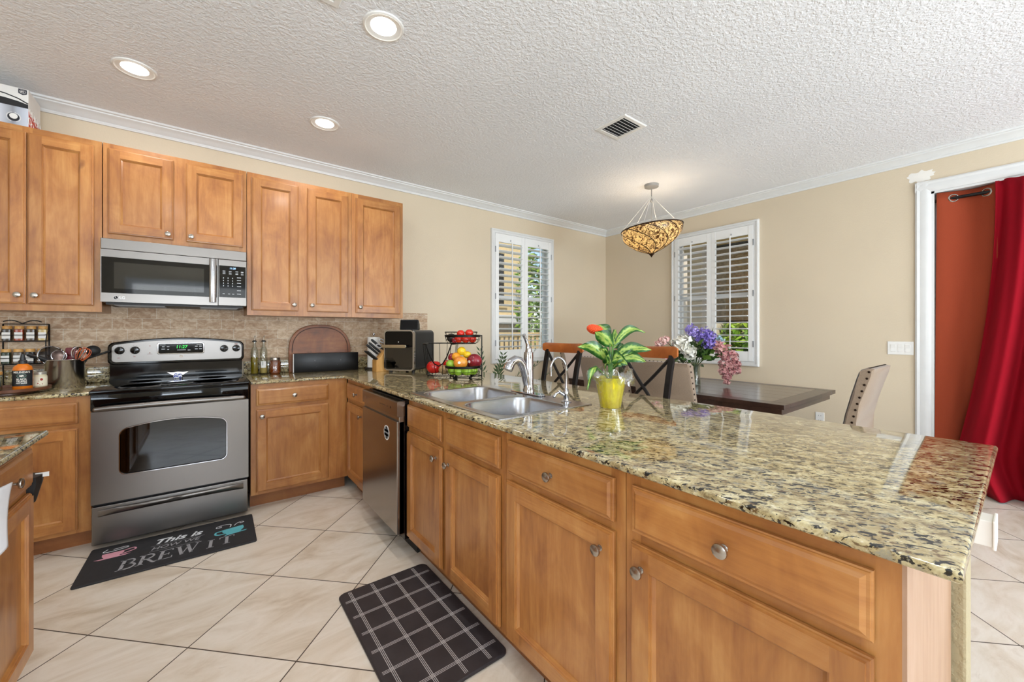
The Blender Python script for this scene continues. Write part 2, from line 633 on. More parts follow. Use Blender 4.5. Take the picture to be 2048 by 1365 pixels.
def shutter_window(name, loc, rz, W, Z0, Z1, tilts):
    root = bpy.data.objects.new(name, None)
    C.objects.link(root)
    root.location = loc
    root.rotation_euler = (0, 0, rz)
    struct(root)
    mb = MB()
    frame_ring(mb, 0, W, Z0, Z1, [(0, 0), (0, -.03), (.008, -.036), (.02, -.036), (.024, -.03), (.05, -.03), (.05, .145), (.045, .145), (.045, 0), (0, 0)])
    mb.build('casing', white_m, root, smooth=0)
    mid = W / 2
    lz0, lz1 = Z0 + .165, Z1 - .155
    for k, (a, b) in enumerate(((.052, mid - .001), (mid + .001, W - .052))):
        mb = MB()
        st = .052
        y0, y1 = -.034, -.006
        mb.box(a, a + st, y0, y1, Z0 + .053, Z1 - .053, .003)
        mb.box(b - st, b, y0, y1, Z0 + .053, Z1 - .053, .003)
        mb.box(a + st, b - st, y0 + .002, y1 - .002, Z1 - .155, Z1 - .053)
        mb.box(a + st, b - st, y0 + .002, y1 - .002, Z0 + .053, Z0 + .165)
        pn = mb.build('shutter_panel', shutter_m, root, smooth=0)
        mb = MB()
        n = 18
        for i in range(n):
            z = lz0 + (i + .5) * (lz1 - lz0) / n
            t = tilts[k]
            pr = [(-.038, -.001), (-.03, -.0045), (0, -.006), (.03, -.0045), (.038, -.001), (.038, .001), (.03, .0045), (0, .006), (-.03, .0045), (-.038, .001)]
            ct, sn = math.cos(t), math.sin(t)
            mb.prism([(-.02 + p * ct - q * sn, z + p * sn + q * ct) for p, q in pr], a + st + .002, b - st - .002, 'yz')
        mb.build('louvers', shutter_m, pn, smooth=50)
        MB().box((a + b) / 2 - .006, (a + b) / 2 + .006, -.074, -.062, lz0 + .02, lz1 + .012, .002).build('tilt_rod', shutter_m, pn)
        MB().box((a + b) / 2 - .005, (a + b) / 2 + .005, -.04, -.034, lz1 + .022, lz1 + .04, .001).build('rod_catch', grey_pl, pn, smooth=0)
        mb = MB()
        hx = a if k == 0 else b
        for hz in (Z0 + .25, (Z0 + Z1) / 2, Z1 - .25):
            mb.box(hx - .006, hx + .006, -.037, -.03, hz - .035, hz + .035)
        mb.build('hinge', grey_pl, pn, smooth=0)
    mb = MB()
    fx0, fx1, fz0, fz1 = .05, W - .05, Z0 + .05, Z1 - .05
    frame_ring(mb, fx0, fx1, fz0, fz1, [(0, .085), (.035, .085), (.035, .125), (0, .125), (0, .085)])
    mb.box(fx0 + .03, fx1 - .03, .085, .125, (fz0 + fz1) / 2 - .025, (fz0 + fz1) / 2 + .025)
    mb.build('sash', white_m, root, smooth=0)
    MB().box(fx0 + .03, fx1 - .03, .103, .106, fz0 + .03, fz1 - .03).build('glass', pane_m, root, smooth=0)
    return root
shutter_window('window_1', (WX0, 0, 0), 0, WX1 - WX0, WZ0, WZ1, (R(-14), R(-4)))
shutter_window('window_2', (X2, WY0, 0), R(-90), WY0 - WY1, WZ0, WZ1, (R(-12), R(-5)))

# rear windows, added garden door, sliding door
def plain_window(name, loc, rz, W, z0, z1, nx, nz, kind='window'):
    root = bpy.data.objects.new(name, None)
    C.objects.link(root)
    root.location = loc
    root.rotation_euler = (0, 0, rz)
    struct(root)
    mb = MB()
    frame_ring(mb, -.07, W + .07, z0 - (.07 if z0 > 0 else 0), z1 + .07, [(0, 0), (0, -.02), (.07, -.02), (.07, .15), (.1, .15), (.1, 0), (0, 0)])
    mb.build('casing', white_m, root, smooth=0)
    mb = MB()
    frame_ring(mb, .03, W - .03, z0 + .03, z1 - .03, [(0, .05), (.05, .05), (.05, .09), (0, .09), (0, .05)])
    for i in range(1, nx):
        x = .03 + (W - .06) * i / nx
        mb.box(x - .015, x + .015, .055, .085, z0 + .05, z1 - .05)
    for i in range(1, nz):
        z = z0 + (z1 - z0) * i / nz
        mb.box(.05, W - .05, .056, .084, z - .012, z + .012)
    mb.build('sash', white_m, root, smooth=0)
    MB().box(.06, W - .06, .068, .072, z0 + .06, z1 - .06).build('glass', pane_m, root, smooth=0)
    return root
plain_window('window_3', (1.4, YB, 0), R(180), 2.1, .9, 2.3, 4, 3)
plain_window('window_4', (XL, -6.3, 0), R(90), 2.2, .9, 2.3, 4, 3)
plain_window('added_door', (4.8, YB, 0), R(180), 2.4, 0, 2.3, 2, 1)  # unseen glass door, added to bring light in from behind right

root = bpy.data.objects.new('door_1', None)
C.objects.link(root)
root.location = (X2, 0, 0)
struct(root)
mb = MB()
CAS = [(-.0, 0), (-.0, -.012), (.012, -.02), (.03, -.016), (.06, -.02), (.082, -.016), (.095, -.01), (.095, 0)]
def casing_leg(mb, yo, sgn):          # vertical casing, outer edge at yo
    mb.prism([(b, yo + sgn * a) for a, b in CAS], 0, DZ + .095, 'xy')
casing_leg(mb, DY0 + .095, -1)
casing_leg(mb, DY1 - .095, 1)
mb.prism([(b, DZ + .095 - a) for a, b in CAS], DY1 - .095, DY0 + .095, 'xz')
mb.box(0, .15, DY0 - .018, DY0, 0, DZ)
mb.box(0, .15, DY1, DY1 + .018, 0, DZ)
mb.box(0, .15, DY1, DY0, DZ - .018, DZ)
mb.build('casing', white_m, root, smooth=20)
alu = pm('white_aluminium', 'D8D8D4', .4, .2, var=.02)
for k, (a, b, xx) in enumerate(((DY0 - .02, -4.68, .10), (-4.62, DY1 + .02, .12))):
    mb = MB()
    mb.box(xx, xx + .02, b, b + .06, .03, DZ - .02)
    mb.box(xx, xx + .02, a - .06, a, .03, DZ - .02)
    mb.box(xx, xx + .02, b, a, .03, .11)
    mb.box(xx, xx + .02, b, a, DZ - .1, DZ - .02)
    sp = mb.build('sliding_panel', alu, root, smooth=0)
    MB().box(xx + .008, xx + .012, b + .06, a - .06, .11, DZ - .1).build('glass', pane_m, sp, smooth=0)
MB().box(.06, .15, DY1, DY0, 0, .03).build('track', pm('door_track', '8A8680', .4, .7), root, smooth=0)

# travertine backsplash and its pencil liner
BSX = 2.444
struct(MB().box(-.9, BSX, -.009, 0, 1.045, 1.46).build('wall_backsplash', trav_m, smooth=0))
struct(MB().prism([(0, 1.02), (-.011, 1.02), (-.011, 1.03), (-.017, 1.034), (-.017, 1.04), (-.01, 1.045), (0, 1.045)], -.9, BSX, 'yz').build('trim_3', liner_m, smooth=0))

# knee wall behind the peninsula
KX0, KX1, KY = 2.055, 2.17, -3.832
struct(MB().box(KX0, KX1, KY, -.01, 0, .893, .006).build('wall_peninsula', knee_m, smooth=0))

# patch of spackle by the door casing
patch = []
rr = random.Random(3)
for k in range(26):
    a = 2 * PI * k / 26
    q = 1 + rr.uniform(-.28, .22)
    patch.append((-3.345 + .085 * q * math.cos(a) - .012, 2.605 + .05 * q * math.sin(a)))
po = MB().prism(patch, X2 - .0015, X2, 'yz').build('plaster_patch', patch_m, smooth=0)
tag(po, 'rough patch of white spackle on the tan wall above the corner of the door casing', 'wall patch')

# ------------------------------------------------------------------ outside the windows
def leafcloud(mb, c, rx, ry, rz, n, s, rnd, shell=.55):
    for _ in range(n):
        while True:
            p = Vector((rnd.uniform(-1, 1), rnd.uniform(-1, 1), rnd.uniform(-1, 1)))
            if shell < p.length < 1:
                break
        q = Vector((c[0] + p.x * rx, c[1] + p.y * ry, c[2] + p.z * rz))
        d = Vector((rnd.gauss(0, 1), rnd.gauss(0, 1), rnd.gauss(0, .6) - .2)).normalized()
        e = d.cross(Vector((rnd.gauss(0, 1), rnd.gauss(0, 1), rnd.gauss(0, 1)))).normalized()
        k = s * rnd.uniform(.6, 1.25)
        nn = d.cross(e) * k * .12
        mb.quad(q - d * k, q + e * k * .38 + nn, q + d * k, q - e * k * .38 + nn)
def leafmat(name, cols, rough=.45):
    s = NT(name)
    g = s.n('NewGeometry')
    s.color(s.ramp(g.outputs['Random Per Island'], [(0, cols[0]), (.5, cols[1]), (1, cols[2])]))
    s.set(Roughness=rough)
    return s.m
green_l = leafmat('garden_leaves', ('4E7A1E', '7CA62E', 'B4CC4E'))
green_d = leafmat('dark_leaves', ('2C4A16', '4A7024', '7E9C40'))
struct(MB().box(-12, 22, -14, 14, -.25, -.12).build('ground', pm('grass_ground', '8AA04A', .9, var=.3, vscale=6), smooth=0))
stucco = pm('tan_stucco', 'E2C894', .85, var=.05, bump=(60, .3, .004))
stucco_y = pm('yellow_stucco', 'ECCB80', .85, var=.05, bump=(60, .3, .004))
fence_m = pm('tan_fence', 'E0C698', .7, var=.06)
shade_m = pm('painted_shade', '5E5442', .8, var=.12)
# neighbour's house seen through the back window
t = thing('house', 'tan stucco neighbouring house with white band, seen through the back window shutters', 'house', (7.05, 3.6, -.12))
mb = MB()
mb.box(-3.2, -.28, 0, 4, 0, 5.2)
mb.build('wall', stucco, t, smooth=0)
MB().box(-3.25, -.26, -.06, .0, 1.6, 1.78).build('band', white_m, t, smooth=0)
for wx in (-2.35, -1.2):
    wb = MB()
    frame_ring(wb, wx - .42, wx + .42, 1.95, 3.3, [(0, 0), (0, -.04), (.07, -.04), (.07, .02)])
    w = wb.build('window_frame', stucco, t, smooth=0)
    MB().box(wx - .37, wx + .37, -.012, .01, 2.0, 3.25).build('pane', black_gloss, w, smooth=0)
MB().box(-3.2, -.28, -.02, 0, .02, 1.6).build('lower_shade_band', shade_m, t, smooth=0)  # dark sheet painting in the shade low on the wall behind the fence
# picket gate in front of it
t = thing('picket_fence', 'tan slatted picket fence outside the back window', 'fence', (5.0, 1.75, -.12))
n = 0
for k in range(22):
    x = -.55 + k * .105
    MB().box(x - .03, x + .03, -.012, .012, 0.02, 1.3, .004).build('picket', fence_m, t, smooth=0)
MB().box(-.62, 1.72, -.03, .03, 1.3, 1.37).build('top_rail', fence_m, t, smooth=0)
MB().box(-.62, 1.72, .013, .045, .18, .28).build('bottom_rail', fence_m, t, smooth=0)
struct(MB().box(5.42, 6.6, 1.25, 1.4, -.12, 4.2).build('wall_exterior', stucco_y, smooth=0))
def tree(name, loc, label, cat, rx, ry, rz, n, s, mat, seed, trunk=.05, group=None):
    rnd = random.Random(seed)
    t = thing(name, label, cat, loc, 0, group)
    mb = MB()
    leafcloud(mb, (0, 0, loc_h(rz, trunk)), rx, ry, rz, n, s, rnd)
    mb.build('foliage', mat, t, smooth=0)
    MB().tube([(0, 0, 0), (.02, .01, loc_h(rz, trunk) * .6), (0, 0, loc_h(rz, trunk))], [trunk, trunk * .8, trunk * .4]).build('trunk', pm('bark', '6A5842', .9, var=.2), t)
    return t
def loc_h(rz, trunk):
    return rz * 1.02 + trunk * 6
tree('tree', (6.08, 2.55, -.12), 'bushy green tree seen through the right panel of the back window shutters', 'tree', .3, .3, 1.2, 800, .09, green_l, 5, .14)

# lanai side
struct(MB().box(5.6, 7.6, -8, 1.6, 2.75, 2.9).build('wall_lanai_ceiling', stucco_y, smooth=0))
struct(MB().box(5.6, 22, -12, 4, -.119, -.1).build('floor_patio', pm('patio_concrete', 'DCD4C6', .8, var=.1), smooth=0))
col_m = pm('white_column', 'D8D2CC', .6, var=.03)
t = thing('patio_column', 'square white patio column outside the dining window', 'column', (7.45, -.42, -.1))
MB().box(-.13, .13, -.13, .13, .12, 2.73, .005).build('shaft', col_m, t, smooth=0)
MB().box(-.17, .17, -.17, .17, 0, .14, .01).build('base', col_m, t, smooth=0)
MB().box(-.17, .17, -.17, .17, 2.73, 2.85, .01).build('capital', col_m, t, smooth=0)
struct(MB().box(7.62, 10.5, .25, .5, -.1, 3.2).build('wall_lanai', pm('lanai_stucco', 'DCCDB4', .85, var=.05), smooth=0))
blind_m = pm('brown_screen', 'A09078', .8, var=.3, vscale=22)
t = thing('roll_blind', 'brown rolled-down sun screen hanging outside the dining window', 'blind', (7.6, -.98, 1.42))
MB().box(-.006, .006, -.52, .38, .02, 1.28).build('screen', blind_m, t, smooth=0)
MB().lathe([(.03, -.53), (.03, .39)], 12, (0, 0, 1.3), 'y').build('roller', black_matte, t)
MB().box(-.012, .012, -.52, .38, 0, .03).build('bottom_bar', black_matte, t, smooth=0)
tree('garden_shrub', (9.9, -.35, -.1), 'sunlit leafy shrub behind the brown screen outside the dining window', 'shrub', .6, .6, .85, 1300, .13, green_l, 8, .04, )
tree('garden_shrub', (9.2, -1.35, -.1), 'sunlit leafy shrub at the right edge of the dining window', 'shrub', .45, .38, 1.0, 1300, .12, green_l, 9, .04)
t = thing('white_fence', 'low white picket fence among the shrubs outside the dining window', 'fence', (10.6, 0, -.1))
for k in range(16):
    y = -1.9 + k * .15
    MB().box(-.012, .012, y - .03, y + .03, 0, .95, .004).build('picket', white_m, t, smooth=0)
MB().box(.013, .04, -1.95, .42, .7, .78).build('rail', white_m, t, smooth=0)
t = thing('house', 'distant house with an orange tiled roof beyond the dining window', 'house', (19, .2, -.1))
MB().box(0, 3, -4, 4, 0, 1.7).build('wall', stucco, t, smooth=0)
MB().prism([(-4.3, 1.7), (4.3, 1.7), (3.2, 2.35), (-3.2, 2.35)], -.3, 3.3, 'yz').build('roof', pm('orange_roof', 'D08A5A', .8, var=.15, vscale=5), t, smooth=0)

# ------------------------------------------------------------------ cabinets (local: front faces -y, x to the right)
def ring_sides(mbs, x0, x1, z0, z1, prof):
    def cn(d, y):
        return [(x0 + d, y, z0 + d), (x1 - d, y, z0 + d), (x1 - d, y, z1 - d), (x0 + d, y, z1 - d)]
    for (d0, y0), (d1, y1) in zip(prof, prof[1:]):
        a, b = cn(d0, y0), cn(d1, y1)
        for i in range(4):
            j = (i + 1) % 4
            mbs[i].quad(a[i], a[j], b[j], b[i])
KNOB = [(0.0085, 0), (.0085, -.002), (.005, -.004), (.0045, -.013), (.007, -.016), (.0155, -.019), (.0165, -.022), (.0155, -.0255), (.009, -.0285), (0, -.0292)]
def knob(parent, x, z, y=-.021):
    return MB().lathe(KNOB, 20, (x, y, z), 'y').build('knob', nickel, parent, smooth=40)
def cab_door(root, x0, x1, z0, z1, kn=None, s=.058):
    st, ra, rb, sb = MB(), MB(), MB(), MB()
    mbs = [ra, sb, rb, st]
    ring_sides(mbs, x0, x1, z0, z1, [(0, -.003), (0, -.011), (.003, -.0125), (.0042, -.016), (.0085, -.0165), (.0095, -.021)])
    ring_sides(mbs, x0, x1, z0, z1, [(s, -.021), (s + .001, -.0165), (s + .004, -.0165), (s + .005, -.0125), (s + .013, -.0065)])
    a = .0095
    y = -.021
    for st_, u0, u1 in ((st, x0 + a, x0 + s), (sb, x1 - s, x1 - a)):
        st_.quad((u0, y, z0 + a), (u1, y, z0 + a), (u1, y, z1 - a), (u0, y, z1 - a))
    for ra_, w0, w1 in ((ra, z0 + a, z0 + s), (rb, z1 - s, z1 - a)):
        ra_.quad((x0 + s, y, w0), (x1 - s, y, w0), (x1 - s, y, w1), (x0 + s, y, w1))
    q = s + .0125
    d = MB().box(x0 + q, x1 - q, -.0067, -.003, z0 + q, z1 - q).build('door', wood_v, root, smooth=0)
    for m_, nm, w_ in ((st, 'stile', wood_v), (sb, 'stile', wood_v), (ra, 'rail', wood_h), (rb, 'rail', wood_h)):
        m_.build(nm, w_, d, smooth=0, merge=True)
    if kn:
        knob(d, *kn)
    return d
def drawer(root, x0, x1, z0, z1, kn=True, name='drawer'):
    mb = MB()
    pr = [(0, -.003), (0, -.0115), (.003, -.013), (.004, -.0155), (.009, -.016), (.017, -.021)]
    ring_sides([mb] * 4, x0, x1, z0, z1, pr)
    a = .017
    mb.quad((x0 + a, -.021, z0 + a), (x1 - a, -.021, z0 + a), (x1 - a, -.021, z1 - a), (x0 + a, -.021, z1 - a))
    mb.quad((x0, -.001, z0), (x0, -.001, z1), (x1, -.001, z1), (x1, -.001, z0))
    d = mb.build(name, wood_h, root, smooth=0, merge=True)
    if kn:
        knob(d, (x0 + x1) / 2, (z0 + z1) / 2)
    return d
def carcass(root, w, depth, z0, z1, stiles, rails, toe=False):
    mb = MB()
    t = .016
    mb.box(0, t, .019, depth, z0, z1)
    mb.box(w - t, w, .019, depth, z0, z1)
    mb.box(t, w - t, .019, depth, z0, z0 + t)
    mb.box(t, w - t, depth - .006, depth, z0 + t, z1)
    mb.build('carcass', wood_v, root, smooth=0)
    if not toe:
        MB().box(t, w - t, .019, depth - .006, z1 - t, z1).build('top_panel', wood_h, root, smooth=0)
    for a, b in stiles:
        MB().box(a, b, 0, .019, z0, z1).build('face_stile', wood_v, root, smooth=0)
    xs = sorted(stiles)
    for (a0, a1), (b0, b1) in zip(xs, xs[1:]):
        for p, q in rails:
            MB().box(a1, b0, .0004, .019, p, q).build('face_rail', wood_h, root, smooth=0)
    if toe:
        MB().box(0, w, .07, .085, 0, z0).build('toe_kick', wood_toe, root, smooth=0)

UZ0, UZ1, UY = 1.392, 2.487, -.33
def upper(x0, w, label, doors, z0=UZ0, stiles=None, zd0=1.43, zd1=2.45):
    t = thing('wall_cabinet', label, 'cabinet', (x0, UY, 0), 0, 'upper wall cabinets')
    carcass(t, w, .33, z0, UZ1, stiles, [(z0, zd0 + .012), (zd1 - .012, UZ1)])
    for a, b, k in doors:
        cab_door(t, a - x0, b - x0, zd0, zd1, (k - x0, zd0 + (.052 if z0 < 1.5 else .034)) if k is not None else None)
    return t
upper(-.63, .625, 'tall two-door maple wall cabinet left of the microwave, carton on top', [(-.597, -.323, -.352), (-.317, -.04, -.285)],
      stiles=[(0, .045), (.29, .33), (.575, .625)])
upper(0., .777, 'short two-door maple wall cabinet directly above the microwave', [(.0234, .3504, .322), (.4181, .7542, .447)], z0=1.862,
      stiles=[(0, .05), (.335, .433), (.73, .777)], zd0=1.902, zd1=2.455)
upper(.781, .775, 'tall two-door maple wall cabinet right of the microwave', [(.8098, 1.1324, 1.1), (1.1995, 1.5241, 1.232)],
      stiles=[(0, .05), (.33, .44), (.72, .775)])
upper(1.5575, .4725, 'narrow one-door maple wall cabinet at the right end of the row', [(1.5911, 2.0004, 1.624)],
      stiles=[(0, .055), (.42, .4725)])

BZ = .893
DRZ, DOZ = (.735, .858), (.122, .708)
RAILS = [(.1, .14), (.69, .752), (.84, BZ)]
t = thing('base_cabinet', 'maple base cabinet left of the range with one wide drawer and a door', 'cabinet', (-.86, -.61, 0), 0, 'base cabinets')
carcass(t, .852, .6, .1, BZ, [(0, .04), (.79, .852)], RAILS, True)
drawer(t, .07, .8, *DRZ, name='drawer')
cab_door(t, .07, .8, *DOZ, (.1, .66))
t = thing('base_cabinet', 'maple base cabinet right of the range, drawer over one door', 'cabinet', (.783, -.61, 0), 0, 'base cabinets')
carcass(t, .657, .6, .1, BZ, [(0, .045), (.5, .657)], RAILS, True)
drawer(t, .032, .515, *DRZ)
cab_door(t, .032, .515, *DOZ, (.066, .66))
XF = 1.442
def pen(y0, y1, label, fronts, stiles):
    t = thing('base_cabinet', label, 'cabinet', (XF, y0, 0), R(-90), 'base cabinets')
    carcass(t, y0 - y1, .6, .1, BZ, stiles, RAILS, True)
    for kind, a, b, k in fronts:
        if kind == 'w':
            drawer(t, y0 - a, y0 - b, *DRZ, kn=k)
        elif kind == 'p':
            drawer(t, y0 - a, y0 - b, *DRZ, kn=False, name='false_front')
        else:
            cab_door(t, y0 - a, y0 - b, *DOZ, (y0 - k, .65) if k else None)
    return t
pen(-.63, -1.215, 'maple corner base cabinet between the inner counter corner and the dishwasher', [('w', -.66, -1.19, True), ('d', -.66, -1.19, -1.03)], [(0, .04), (.545, .585)])
pen(-1.822, -2.722, 'maple base cabinet under the sink with two plain drawer fronts and two doors',
    [('p', -1.83, -2.222, 0), ('p', -2.272, -2.694, 0), ('d', -1.83, -2.2306, -2.185), ('d', -2.2741, -2.6938, -2.31)], [(0, .03), (.385, .465), (.86, .9)])
pen(-2.724, -3.262, 'maple peninsula base cabinet between the sink cabinet and the end cabinet', [('w', -2.745, -3.231, True), ('d', -2.7416, -3.231, -3.19)], [(0, .04), (.49, .538)])
t = pen(-3.264, -3.80, 'maple base cabinet at the near end of the peninsula', [('w', -3.2892, -3.7671, True), ('d', -3.2861, -3.7671, -3.322)], [(0, .045), (.485, .536)])
MB().box(.536, .542, .0, .605, 0, BZ).build('end_panel', wood('maple_end_panel', (9, 9, .8), ('9A7458', 'A88468', 'B4927A', '8C6850'), .45, .1), t, smooth=0)
# island at the lower left, facing +x
IX, IY = .0407, -1.7955
t = thing('base_cabinet', 'maple island cabinet at the left edge, white cloth hung on its drawer', 'cabinet', (IX - .022, -3.35, 0), R(90), 'base cabinets')
iw = IY + 3.35 + .02
carcass(t, iw, .62, .1, BZ, [(0, .04), (1.05, 1.12), (iw - .02, iw)], RAILS, True)
drawer(t, 1.11, iw - .02, .72, .857)
cab_door(t, 1.11, iw - .02, .13, .695, None)
drawer(t, .03, 1.06, .72, .857)
cab_door(t, .03, 1.06, .13, .695, None)

# ------------------------------------------------------------------ worktops
def slab(name, outer, hole, z0, z1, label, bev=.008):
    bm = bmesh.new()
    def loop(pts):
        vs_ = [bm.verts.new((p[0], p[1], z0)) for p in pts]
        return [bm.edges.new((vs_[i], vs_[(i + 1) % len(vs_)])) for i in range(len(vs_))]
    es = loop(outer)
    if hole:
        es += loop(hole)
    r = bmesh.ops.triangle_fill(bm, edges=es, use_beauty=True)
    bmesh.ops.recalc_face_normals(bm, faces=bm.faces)
    ex = bmesh.ops.extrude_face_region(bm, geom=list(bm.faces))
    bmesh.ops.translate(bm, verts=[v for v in ex['geom'] if isinstance(v, bmesh.types.BMVert)], vec=(0, 0, z1 - z0))
    bmesh.ops.recalc_face_normals(bm, faces=bm.faces)
    os_ = {(round(p[0], 4), round(p[1], 4)) for p in outer}
    be = [e for e in bm.edges if all((round(v.co.x, 4), round(v.co.y, 4)) in os_ for v in e.verts) and abs(e.verts[0].co.z - e.verts[1].co.z) < 1e-6 and len(e.link_faces) == 2 and abs(e.link_faces[0].normal.dot(e.link_faces[1].normal)) < .5]
    bmesh.ops.bevel(bm, geom=be, offset=bev, segments=3, profile=.5, affect='EDGES')
    me = bpy.data.meshes.new(name)
    bm.to_mesh(me)
    bm.free()
    me.materials.append(granite)
    for p in me.polygons:
        p.use_smooth = True
    me.set_sharp_from_angle(angle=R(50))
    o = bpy.data.objects.new(name, me)
    C.objects.link(o)
    return tag(o, label, 'countertop')
ZC = .914
SX0, SX1, SY0, SY1 = 1.4536, 2.013, -2.664, -1.803
hole = [(SX0 + .025, SY0 + .025), (SX1 - .025, SY0 + .025), (SX1 - .025, SY1 - .025), (SX0 + .025, SY1 - .025)]
ct = slab('worktop', [(.781, -.002), (.781, -.649), (1.405, -.649), (1.405, -3.8688), (2.4729, -3.8688), (2.4729, -.002)], hole, BZ, ZC,
          'L-shaped speckled granite countertop with the sink, running along the peninsula')
tag(MB().box(.781, BSX, -.022, -.002, ZC, 1.02, .003).build('granite_splash', granite, smooth=30), 'low granite splash strip along the wall right of the range', 'backsplash')
ct = slab('worktop', [(-.9, -.002), (-.9, -.649), (-.006, -.649), (-.006, -.002)], None, BZ, ZC, 'speckled granite countertop left of the range under the spice rack')
tag(MB().box(-.9, -.006, -.022, -.002, ZC, 1.02, .003).build('granite_splash', granite, smooth=30), 'low granite splash strip along the wall left of the range', 'backsplash')
slab('worktop', [(-.72, -1.8), (-.72, -3.4), (.0757, -3.4), (.0757, -1.8086)], None, BZ, ZC, 'granite island countertop cut off at the left edge of the view')

# ------------------------------------------------------------------ range
RW = .764
t = thing('range', 'freestanding electric range in stainless steel with black glass cooktop', 'range', (0, 0, 0))
FY = -.685
MB().box(.003, RW - .003, FY + .03, -.03, .03, .9).build('body', black_matte, t, smooth=0)
mb = MB()
mb.box(-.004, RW + .004, -.13 + -.575, -.06, .9, .926, .006)
mb.box(.0, RW, FY - .008, FY + .03, .806, .9, .004)
ck = mb.build('cooktop', black_glass, t)
burner_m = pm('burner_grey', '18181A', .3)
for bx, by, br in ((.2, -.53, .1), (.57, -.53, .115), (.2, -.27, .085), (.57, -.27, .085)):
    MB().lathe([(br, .9261), (br, .92625), (br - .003, .92625), (br - .003, .9261)], 40, (bx, by, 0)).build('burner_ring', burner_m, ck, smooth=0)
# oven door with an arched window
def arch_win(x0, x1, z0, z1, rise, r, n=10):
    p = rrect(x0, x1, z0, z1, r, n)
    out = []
    for x, z in p:
        if z > (z0 + z1) / 2:
            u = (x - x0) / (x1 - x0) * 2 - 1
            z += rise * (1 - u * u)
        out.append((x, z))
    # extra points along the top edge
    top = []
    k = n
    for i in range(1, 12):
        f = i / 12
        x = out[k][0] + (out[k + 1][0] - out[k][0]) * 0
    res = out[:n + 1]
    xa, xb = out[0][0], None
    # insert arch between right-top corner end and left-top corner start
    xr, xl = out[n][0], out[n + 1][0]
    for i in range(1, 14):
        x = xr + (xl - xr) * i / 14
        u = (x - x0) / (x1 - x0) * 2 - 1
        res.append((x, z1 + rise * (1 - u * u)))
    return res + out[n + 1:]
def plate_with_hole(mb, x0, x1, z0, z1, hole, y0, y1):
    for yy in (y0, y1):
        a = mb._v([(x0, yy, z0), (x1, yy, z0), (x1, yy, z1), (x0, yy, z1)])
        b = mb._v([(p[0], yy, p[1]) for p in hole])
        es = [mb.bm.edges.new((a[i], a[(i + 1) % 4])) for i in range(4)] + [mb.bm.edges.new((b[i], b[(i + 1) % len(b)])) for i in range(len(b))]
        bmesh.ops.triangle_fill(mb.bm, edges=es, use_beauty=True)
        if yy == y0:
            a0, b0 = a, b
    for L0, L1 in ((a0, a), (b0, b)):
        for i in range(len(L0)):
            j = (i + 1) % len(L0)
            mb._f([L0[i], L0[j], L1[j], L1[i]])
win = arch_win(.1203, .6416, .4155, .683, .036, .035)
mb = MB()
plate_with_hole(mb, .001, RW + .0, .265, .8, win, FY, FY + .03)
dr = mb.build('oven_door', steel_m, t, smooth=30)
MB().tube([(p[0], FY - .002, p[1]) for p in win], .0035, 6, True).build('window_trim', chrome, dr)
MB().prism(win, FY + .006, FY + .01, 'xz').build('window_glass', oven_glass, dr, smooth=0)
mb = MB()
mb.box(.1, .66, FY + .0305, FY + .034, .39, .74)
mb.box(.1, .66, FY + .025, FY + .0305, .39, .4)
mb.build('oven_cavity', dark_int, dr, smooth=0)
mb = MB()
hp = [(.03 + .70 * i / 14, FY - .052 - .006 * math.sin(PI * i / 14), .822 + .006 * math.sin(PI * i / 14)) for i in range(15)]
mb.tube(hp, [.013] + [.0165] * 13 + [.013], 12)
mb.ball(hp[0], .0135, seg=10)
mb.ball(hp[-1], .0135, seg=10)
for x in (.06, .7):
    mb.box(x - .014, x + .014, FY - .045, FY, .813, .829, .004)
mb.build('handle', steel_m, dr)
mb = MB()
mb.box(.004, RW - .004, FY, FY + .03, .03, .25, .004)
dw = mb.build('warming_drawer', steel_m, t, smooth=0)
mb = MB()
rings = []
for i in range(17):
    f = i / 16
    x = .03 + .705 * f
    k = max(.06, math.sin(PI * f) ** .6)
    rings.append([(x, FY - .002 - dy * k, .222 + .006 * math.sin(PI * f) + dz) for dy, dz in ((0, -.03), (.014, -.026), (.026, -.012), (.03, .002), (.024, .008), (0, .006))])
mb.loft(rings)
mb.build('drawer_handle', steel_m, dw, smooth=60)
# backguard
bgx0, bgx1, bgy = -.008, .774, -.125
def arch_panel(x0, x1, z0, z1, rise, r):
    return arch_win(x0, x1, z0, z1, rise, r, 6)
mb = MB()
mb.prism(arch_panel(bgx0, bgx1, 1.035, 1.185, .035, .03), bgy, -.03, 'xz', .006)
mb.box(.0, RW, bgy + .02, -.03, .92, 1.06)
bk = mb.build('backguard', black_gloss, t, smooth=30)
cp = MB().prism(arch_panel(bgx0 + .02, bgx1 - .014, 1.052, 1.172, .034, .022), bgy - .004, bgy, 'xz', .0015).build('control_panel', steel_m, bk, smooth=30)
for x in (.0523, .1309, .6451, .7239):
    kb = MB().lathe([(.027, bgy - .004), (.026, bgy - .012), (.021, bgy - .028), (.0, bgy - .03)], 24, (x, 0, 1.134), 'y').build('knob', black_gloss, bk)
    mb = MB()
    mb.box(x - .004, x + .004, bgy - .036, bgy - .028, 1.112, 1.158, .002)
    mb.build('grip', black_gloss, kb, smooth=0)
    mb = MB()
    for i in range(13):
        a = R(-60 + 300 * i / 12)
        mb.box(x + .034 * math.sin(a) - .001, x + .034 * math.sin(a) + .001, bgy - .0048, bgy - .004, 1.134 + .034 * math.cos(a) - .001, 1.134 + .034 * math.cos(a) + .001)
    mb.build('dial_marks', black_matte, kb, smooth=0)
MB().prism(rrect(.248, .522, 1.1, 1.184, .014), bgy - .008, bgy - .004, 'xz', .002).build('display_bezel', chrome, bk)
ds = MB().prism(rrect(.2562, .5146, 1.1062, 1.178, .01), bgy - .0095, bgy - .008, 'xz').build('display', black_glass, bk, smooth=0)
